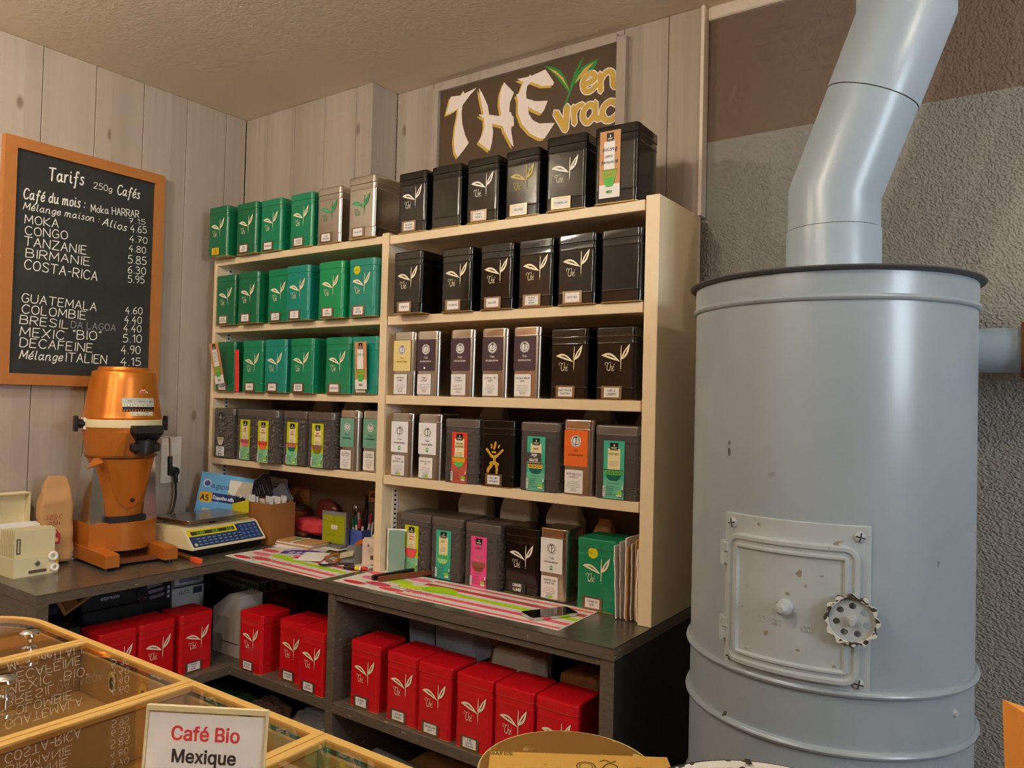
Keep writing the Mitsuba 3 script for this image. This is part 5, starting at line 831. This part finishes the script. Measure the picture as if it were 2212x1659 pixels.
t = thing('red_cloth', 'folded coral red cloth beside the cardboard box', 'cloth'); m = bx(-2.66, -2.475, 2.175, 2.285, .925, .985, .012); v, f = trimesh.remesh.subdivide_to_size(m.vertices, m.faces, .02); put('fold', M(crumple(trimesh.Trimesh(v, f, process=False), .010, 16, 2), mat('coral', (232, 74, 84), .7), True), parent=t)
t = thing('black_tray', 'flat black tray under the coral cloth', 'tray'); put('body', M(bx(-2.66, -2.45, 2.16, 2.285, .9005, .914, .003), 'black_plastic'), parent=t)
t = thing('red_film_roll', 'translucent dark red film bundle behind the green box', 'bundle'); put('body', M(crumple(trimesh.creation.icosphere(3, 1).apply_scale([.07, .025, .045]), .008, 20, 3), mat('red_film', (120, 52, 50), .25), True), at(-2.535, 2.255, 1.025), t)
GB = thing('green_box', 'upright lime-olive tile-print box in a grey clear sleeve', 'box'); T = at(-2.432, 2.135, .9135, 6); put('body', M(bx(.006, .122, .004, .028, .004, .116, .001), mat('olive_lime', (168, 176, 8), .5)), T, GB); put('sleeve', M(cat([bx(0, .128, .006, .010, .116, .132), bx(0, .006, .006, .026, 0, .13), bx(.122, .128, .006, .026, 0, .13), bx(0, .128, .006, .026, 0, .004)]), mat('grey_sleeve', (134, 140, 140), .3)), T, GB, label='grey plastic sleeve edges')
p = Print(); p.rect(.050, .084, .060, .078, (236, 234, 214), .003)
for x in (.064,): p.rect(x, x + .001, .006, .114, (120, 128, 6), layer=1)
for z in (.035, .09): p.rect(.008, .12, z, z + .001, (120, 128, 6), layer=1)
put('print', p.shape(), T @ TF().translate([0, .0035, 0]), GB)
t = thing('grey_base_block', 'low grey block carrying the green box', 'block'); put('body', M(bx(-2.44, -2.30, 2.12, 2.20, .9025, .912, .002), 'grey_plastic'), parent=t)
PC = thing('pen_cup', 'blue square pen cup beside the middle post', 'pen cup'); put('cup', M(cat([bx(-2.315, -2.245, 2.185, 2.189, .9005, .975), bx(-2.315, -2.245, 2.251, 2.255, .9005, .975), bx(-2.315, -2.311, 2.189, 2.251, .9005, .975), bx(-2.249, -2.245, 2.189, 2.251, .9005, .975), bx(-2.311, -2.249, 2.189, 2.251, .9005, .905)]), mat('cup_blue', (76, 104, 196), .4)), parent=PC)
PCOL = [((226, 226, 222), (40, 130, 110)), ((226, 226, 222), (30, 110, 90)), ((210, 52, 44), (230, 230, 226)), ((40, 40, 46), (40, 40, 46)), ((30, 30, 34), (200, 60, 50)), ((228, 228, 224), (30, 30, 34)), ((230, 230, 228), (214, 70, 110)), ((224, 224, 220), (60, 60, 70))]
for i, (b, c) in enumerate(PCOL):
    lb = ['white marker with a green cap in the blue cup', 'white marker with a dark green cap in the blue cup', 'red marker in the blue cup', 'black pen in the blue cup', 'black pen with a red end in the blue cup', 'white marker with a black cap standing highest in the blue cup', 'white marker with a pink cap in the blue cup', 'white marker with a grey cap in the blue cup'][i]
    t = thing('marker', lb, 'marker'); x = -2.302 + .0065 * i; y = 2.198 + .014 * (i % 4); T = at(x, y, .9065, 0, (i % 3 - 1) * 4, (i - 3.5) * 3.0); h = .105 + .012 * ((i * 5) % 4)
    put('barrel', M(cyl(.0052, 0, h, 12, .001), mat('marker_%d' % i, b, .4), 30), T, t); put('cap', M(cyl(.0057, h * .72, h + .006, 12, .001), mat('marker_cap_%d' % i, c, .4), 30), T, t)
t = thing('hanging_card', 'small pale hang card on a black hook above the pens', 'card'); put('card', M(bx(-2.318, -2.262, 2.287, 2.289, 1.078, 1.125, .0006), 'kraft'), parent=t); put('hook', M(bx(-2.335, -2.322, 2.283, 2.293, 1.02, 1.10, .002), 'black_plastic'), parent=t); p = Print().rect(.012, .044, .020, .026, (60, 50, 46)).add(Polygon([(.014, .03), (.028, .040), (.042, .03), (.028, .02)]), (80, 66, 60)); put('print', p.shape(), at(-2.318, 2.2865, 1.078), t)
t = thing('red_pliers', 'red-handled tool hanging behind the pens', 'tool')
for dx in (0, .016): put('handle', M(tube(smoothpts([(-2.262 + dx, 2.284, 1.055), (-2.268 + dx * 1.4, 2.28, 1.02), (-2.264 + dx, 2.28, .985)]), .006, 10), mat('tool_red', (196, 44, 36), .4), True), parent=t)
t = thing('steel_ladle', 'steel spoon leaning behind the green box', 'spoon'); put('bowl', M(trimesh.creation.icosphere(3, 1).apply_scale([.016, .008, .022]), 'steel', True), at(-2.335, 2.23, 1.050), t); put('stem', M(tube([(-2.339, 2.232, 1.032), (-2.36, 2.238, .93), (-2.362, 2.24, .905)], .004, 8), 'steel', True), parent=t)
t = thing('cream_paper', 'crumpled cream paper against the middle post', 'paper'); put('body', M(crumple(trimesh.creation.icosphere(3, 1).apply_scale([.040, .035, .045]), .014, 22, 7), 'kraft' if False else mat('cream_sheet', (226, 206, 160), .7), True), at(-2.10, 2.15, .962), t)
t = thing('tape_roll', 'roll of orange tape standing behind the tissue box', 'tape'); put('roll', M(moved(lathe([(.020, -.010), (.034, -.010), (.034, .010), (.020, .010), (.020, -.010)], 36), at(0, 0, 0, 30, 90)), mat('tape_orange', (236, 112, 26), .3), 30), at(-2.125, 2.075, .9365), t)
t = thing('tape_dispenser', 'grey and cream tape dispenser in front of the tissue box', 'dispenser'); put('body', M(hull([(-2.115, 1.96, .9025), (-2.055, 1.96, .9025), (-2.115, 2.03, .9025), (-2.055, 2.03, .9025), (-2.105, 1.98, .965), (-2.065, 1.98, .968), (-2.065, 2.02, .965), (-2.105, 2.02, .962)]), 'grey_plastic'), parent=t); put('band', M(hull([(-2.120, 1.954, .918), (-2.050, 1.954, .938), (-2.050, 1.957, .958), (-2.120, 1.957, .938)]), mat('cream_band', (232, 226, 184), .5)), parent=t)
TI = thing('tissue_box', 'white and pink upright carton with a barcode against the middle post', 'box'); T = at(-2.035, 1.985, .9025, 38); put('body', M(bx(0, .062, 0, .05, 0, .092, .001), mat('carton_pink', (240, 222, 210), .6)), T, TI); p = Print(); p.rect(.030, .046, .018, .034, (150, 120, 90)).text('B', .022, .066, .008, (60, 50, 50), w=.2)
for i in range(5): p.rect(.020, .052, .060 - i * .004, .061 - i * .004, (170, 150, 140))
for i in range(6): p.rect(.031 + i * .0025, .032 + i * .0025, .019, .033, (40, 36, 30))
put('print', p.shape(), T @ TF().translate([0, -.0003, 0]), TI)
t = thing('battery_pack', 'black, yellow and red stick lying at the foot of the middle post', 'stick'); T = at(-2.028, 1.893, .9105, 20)
for a, b, c in ((0, .042, 'black_plastic'), (.0422, .060, 'yellow_card'), (.0602, .066, 'paper_white'), (.0662, .088, 'tool_red')): put('segment', M(tube([(a, 0, 0), (b, 0, 0)], .0075, 14), c, 30), T, t)
t = thing('black_spoon', 'black spoon with a white gleaming bowl on the corner mat', 'spoon'); put('bowl', M(trimesh.creation.icosphere(3, 1).apply_scale([.022, .015, .005]), 'black_plastic', True), at(-2.115, 1.878, .910, 30), t); put('inner', M(trimesh.creation.icosphere(2, 1).apply_scale([.016, .010, .002]), 'paper_white', True), at(-2.115, 1.877, .9145, 30), t); put('stem', M(tube(smoothpts([(-2.097, 1.889, .911), (-2.06, 1.915, .914), (-2.03, 1.94, .913)]), .004, 8), 'black_plastic', True), parent=t)
t = thing('brown_glasses_case', 'small brown strap and metal clips lying by the tape dispenser', 'strap'); put('strap', M(tube(smoothpts([(-2.20, 1.955, .910), (-2.17, 1.99, .922), (-2.14, 1.975, .912), (-2.13, 1.945, .908)]), .006, 8), 'kraft_dark', True), parent=t); put('clip', M(bx(-2.165, -2.14, 1.925, 1.94, .9025, .912, .002), 'steel'), parent=t)
t = thing('white_sheet', 'blank white paper sheet propped on the corner mat', 'sheet'); put('sheet', M(bx(0, .095, 0, .125, 0, .0008), 'paper_white'), at(-2.262, 1.866, .905, 30, 3), t)
PB = thing('purple_booklet', 'purple and white card packet under the blank sheet', 'packet'); p = Print().rect(0, .16, 0, .12, (214, 210, 222), layer=1).rect(.0, .16, .0, .062, (86, 62, 150), layer=2).add(affinity.scale(Point(.08, .066).buffer(1, quad_segs=8), .062, .016), (70, 40, 130), layer=3)
for i in range(4):
    for j in range(3): p.rect(.03 + i * .028, .05 + i * .028, .010 + j * .014, .018 + j * .014, (232, 232, 236), layer=4)
p.rect(.06, .10, .088, .10, (200, 60, 60), layer=3); put('card', p.back(.003).shape(), at(-2.40, 1.90, .9035 + .003, 30, -90), PB)
t = thing('envelope_stack', 'rubber-banded stack of kraft and white envelopes on the corner mat', 'stack'); 
for i in range(4): put('envelope', M(bx(0, .20, 0, .10, .0052 * i, .0052 * i + .0048, .0006), 'kraft' if i % 2 else 'paper_white'), at(-2.58 + .004 * i, 2.02, .903, 2 * i), t)
put('band', M(cat([bx(.09, .098, -.001, .101, .0211, .0222), bx(.09, .098, -.0018, -.0008, 0, .0222)]), 'paper_white'), at(-2.575, 2.02, .903, 4), t); put('green_mark', M(bx(.05, .10, .05, .075, .0212, .0218), 'emblem_green'), at(-2.57, 2.02, .903, 5), t)
t = thing('loose_papers', 'loose white papers lying between the scale and the corner mat', 'papers')
for i, (x, y, r) in enumerate([(-2.62, 1.99, 10), (-2.58, 2.06, -12), (-2.50, 2.08, 4)]): put('sheet', M(bx(0, .16, 0, .085, 0, .0006), 'paper_white' if i != 1 else 'paper_grey'), at(x + .06, y, .9018 + .0007 * i, r), t)
# ---------------------------------------------------------------- on the lower shelves
MB = thing('magenta_box', 'dark magenta box with a black and white triangle-print lid under the corner of the counter', 'box'); T = at(-2.93, 2.0, .5115, -4); put('body', M(bx(0, .30, 0, .20, 0, .185, .002), mat('magenta', (120, 16, 76), .5)), T, MB); put('lid', M(bx(-.004, .304, -.004, .204, .186, .235, .002), 'paper_white'), T, MB)
p = Print()
for j in range(2):
    for i in range(17): x = i * .018 + (j % 2) * .009; p.add(Polygon([(x, .188 + j * .024), (x + .014, .188 + j * .024), (x + .007, .208 + j * .024)]), (28, 26, 40))
put('lid_print', p.shape(), T @ TF().translate([-.002, -.0045, 0]), MB); q = Print()
for i, c in enumerate([(96, 150, 90), (60, 110, 120), (170, 90, 40), (200, 200, 214), (90, 120, 90), (210, 210, 220)]): q.rect(.004 + i * .033, .032 + i * .033, .190, .230, c, .004)
put('side_print', q.shape(), T @ TF().translate([.3045, 0, 0]) @ TF().rotate([0, 0, 1], 90), MB)
GF = thing('grey_box_file', 'pale grey box file standing between the red tins in the corner', 'box file'); put('body', M(hull([(x, y, z) for y in (1.80, 1.90) for x, z in ((-2.66, .5115), (-2.49, .5115), (-2.49, .745), (-2.56, .745), (-2.66, .68))]), 'paper_grey'), at(0, 0, 0), GF)
put('spine_line', M(bx(-2.6, -2.5, 1.7985, 1.7998, .56, .562), 'seam'), parent=GF)
for y0, w, z0, z1, c, lb, pr in ((1.36, .20, .725, .84, 'black_panel', 'black carton with white pictures on the left lower shelf', 0), (1.59, .14, .66, .82, 'black_panel', 'black carton with grey cups print and small icons on the left lower shelf', 1), (1.742, .13, .74, .83, 'paper_grey', 'pale grey carton lettered HOT at the back of the left shelf', 2), (1.735, .14, .5115, .735, 'paper_grey', 'pale carton lettered ado behind the red tins', 3)):
    t = thing('carton', lb, 'box'); z0 = .5115 if z0 < .7 else z0; put('body', M(bx(-2.93, -2.84 + .05 * (pr == 0), y0, y0 + w, z0, z1, .002), c), parent=t); p = Print()
    if pr == 0: p.text('espresso', .10, .03, .014, (200, 200, 206), w=.12)
    if pr == 1:
        for j in range(4): p.add(Polygon([(.03 + .006 * j, .275 - j * .022), (.10 + .004 * j, .28 - j * .022), (.095 + .004 * j, .268 - j * .022), (.035 + .006 * j, .262 - j * .022)]), (120, 116, 124))
        for j in range(3): p.rect(.122, .132, .19 + j * .018, .202 + j * .018, (190, 190, 196))
        p.text('NUTRI', .018, .20, .011, (150, 60, 50), w=.13)
    if pr == 2: p.rect(.02, .11, .008, .05, (120, 126, 150)).text('HOT', .06, .062, .013, (40, 50, 80), w=.14).rect(.035, .09, .056, .0575, (60, 70, 100))
    if pr == 3: p.text('ado', .05, .19, .020, (90, 96, 110), w=.1).rect(.09, .13, .185, .21, (60, 60, 80)).rect(.0, .14, .218, .2235, (40, 44, 70))
    put('print', p.shape(), at(-2.8395 + .05 * (pr == 0), y0, z0, 90), t)
for z in (.5115,): 
    t = thing('dark_carton_stack', 'dark cartons filling the left lower shelf behind the red tins', 'boxes'); put('body', M(bx(-2.93, -2.70, 1.16, 1.36, .5115, .70, .003), 'black_panel'), parent=t); put('upper', M(bx(-2.93, -2.78, 1.36, 1.58, .5115, .724, .003), 'black_panel'), parent=t)
WC = thing('wooden_clamp', 'small brown wooden frame clamp lying tilted on the dark cartons', 'clamp'); T = at(-2.72, 1.27, .745, 90, 0, -28); put('frame', M(cat([bx(0, .20, 0, .02, 0, .010, .002), bx(0, .20, 0, .02, .055, .065, .002), bx(0, .012, 0, .02, .010, .055)]), 'kraft_dark'), T, WC); put('block', M(bx(.012, .06, .002, .024, .006, .060, .004), 'copper_dark'), T, WC)
t = thing('red_tag_box', 'small black box with a red corner label in front of the dark cartons', 'box'); put('body', M(bx(-2.69, -2.60, 1.165, 1.265, .5115, .735, .002), 'black_panel'), parent=t); p = Print().rect(.035, .062, .17, .20, (196, 40, 40)).text('Y', .048, .178, .012, (230, 200, 196), w=.14); put('label', p.shape(), at(-2.5995, 1.165, .5115, 90), t)
# paper bags behind the red tins of the right cabinet
def lyingbag(name, label, x, y, z, w, d, h, m, seed, rz=0, text=None, ry=90, amp=.014):
    t = thing(name, label, 'bag'); put('body', M(crumple(bag(w, d, h, seed, .6, amp, .8), .008, 14, seed), m, True), at(x, y, z, rz, 0, ry), t)
    return t
mat('bag_blue', (150, 162, 188), .6)
WCK = [('white_paper_bag', 'blue-white paper bag at the back left of the right cabinet', -1.83, 2.06, .70, .10, .09, .17, 'bag_blue', 51, 10), ('white_paper_bag', 'blue-white crumpled paper bag with a twisted end, second at the back of the right cabinet', -1.66, 2.02, .72, .10, .10, .22, 'bag_blue', 52, -6),
       ('brown_paper_bag', 'brown paper bag leaning at the back middle of the right cabinet', -1.47, 2.06, .71, .12, .09, .15, 'kraft_dark', 53, -20), ('white_paper_bag', 'white paper bag with handwriting above the red tins, right part of the cabinet', -1.40, 1.99, .69, .12, .10, .19, 'paper_grey', 54, -4), ('brown_paper_bag', 'open crumpled brown paper bag at the right end of the cabinet', -1.16, 2.0, .66, .12, .10, .16, 'kraft_dark', 56, -4)]
for q in WCK: lyingbag(*q)
t = thing('carton_row', 'grey-brown cartons carrying the paper bags at the back of the right cabinet', 'boxes')
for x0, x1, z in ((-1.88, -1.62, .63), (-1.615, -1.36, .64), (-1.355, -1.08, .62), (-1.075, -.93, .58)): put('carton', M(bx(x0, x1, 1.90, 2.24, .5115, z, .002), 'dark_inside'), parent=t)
# cream bags behind the tins of the shelves
for x, z, w, h, m, lb in [(-1.69, .901, .13, .30, 'paper_grey', 'tall pale paper bag behind the first dark tins on the counter'), (-1.50, .901, .13, .285, 'paper_grey', 'pale paper bag behind the pink-labelled tin'), (-1.31, .901, .13, .27, 'paper_grey', 'pale paper bag behind the black tin on the counter'), (-1.16, .901, .06, .235, 'kraft', 'small kraft bag peeping over the silver tin on the counter'),
                      (-1.62, 1.2432, .11, .255, 'paper_grey', 'pale bag with a red tab behind the red-labelled tin, fourth row'), (-1.19, 1.2432, .12, .25, 'paper_grey', 'pale bag behind the orange-labelled tin, fourth row'), (-1.00, 1.2432, .10, .25, 'paper_grey', 'pale bag behind the last tin of the fourth row')]:
    t = thing('paper_sack', lb, 'bag'); put('body', M(bag(w, .07, h, int(abs(x) * 100), .75, .007, .78), m, True), at(x, 2.218, z + .006), t)
for x, z, w, h, lb in [(-2.50, 1.2455, .13, .25, 'pale bag behind the dark tins in the left bay'), (-2.32, 1.2455, .13, .25, 'pale bag right of its twin behind the dark tins in the left bay'), (-2.36, 1.526, .13, .245, 'grey bag peeping over the green tins of the third row'), (-2.16, 1.526, .12, .245, 'grey bag behind the green tins beside the middle post')]:
    t = thing('paper_sack', lb, 'bag'); put('body', M(bag(w, .07, h, int(abs(x) * 90), .75, .007, .78), 'paper_grey', True), at(x, 2.205, z + .006), t)
# bottom shelves
mat('clear_film', (150, 154, 158), .12, clearcoat=.8); mat('film_green', (70, 110, 84), .15, clearcoat=.8); mat('film_brown', (118, 96, 84), .2, clearcoat=.8)
for x, y, s, m, lb, sd in [(-2.62, 1.86, (.13, .09, .07), 'film_green', 'green and white plastic packet on the bottom shelf under the corner', 61), (-2.42, 1.88, (.12, .09, .06), 'film_brown', 'brown see-through plastic bag on the bottom shelf', 62), (-2.16, 1.90, (.12, .08, .08), 'clear_film', 'crumpled clear plastic bag on the bottom shelf against the post', 63)]:
    t = thing('plastic_bag', lb, 'bag'); put('body', M(crumple(trimesh.creation.icosphere(4, 1).apply_scale(s), .020, 26, sd), m, True), at(x, y, .29), t)
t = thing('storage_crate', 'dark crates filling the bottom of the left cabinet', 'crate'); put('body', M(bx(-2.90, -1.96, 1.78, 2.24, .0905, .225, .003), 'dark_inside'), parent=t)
t = thing('clear_bottle', 'clear plastic bottle lying on the bottom shelf of the right cabinet', 'bottle'); put('body', M(tube(smoothpts([(-1.84, 1.88, .30), (-1.80, 1.88, .298), (-1.60, 1.88, .285), (-1.56, 1.88, .283)]), .030, 16, None), 'clear_film', True), parent=t); put('cap', M(tube([(-1.875, 1.88, .302), (-1.842, 1.88, .30)], .013, 14), 'film_green', True), parent=t)
t = thing('bottom_carton', 'open brown carton on the bottom shelf of the right cabinet', 'box'); put('body', M(bx(-1.80, -1.20, 1.84, 2.22, .0905, .25, .003), 'cardboard'), parent=t); put('flap', M(hull([(-1.60, 1.842, .252), (-1.40, 1.842, .252), (-1.42, 1.80, .32), (-1.58, 1.80, .30)]), 'cardboard'), parent=t)
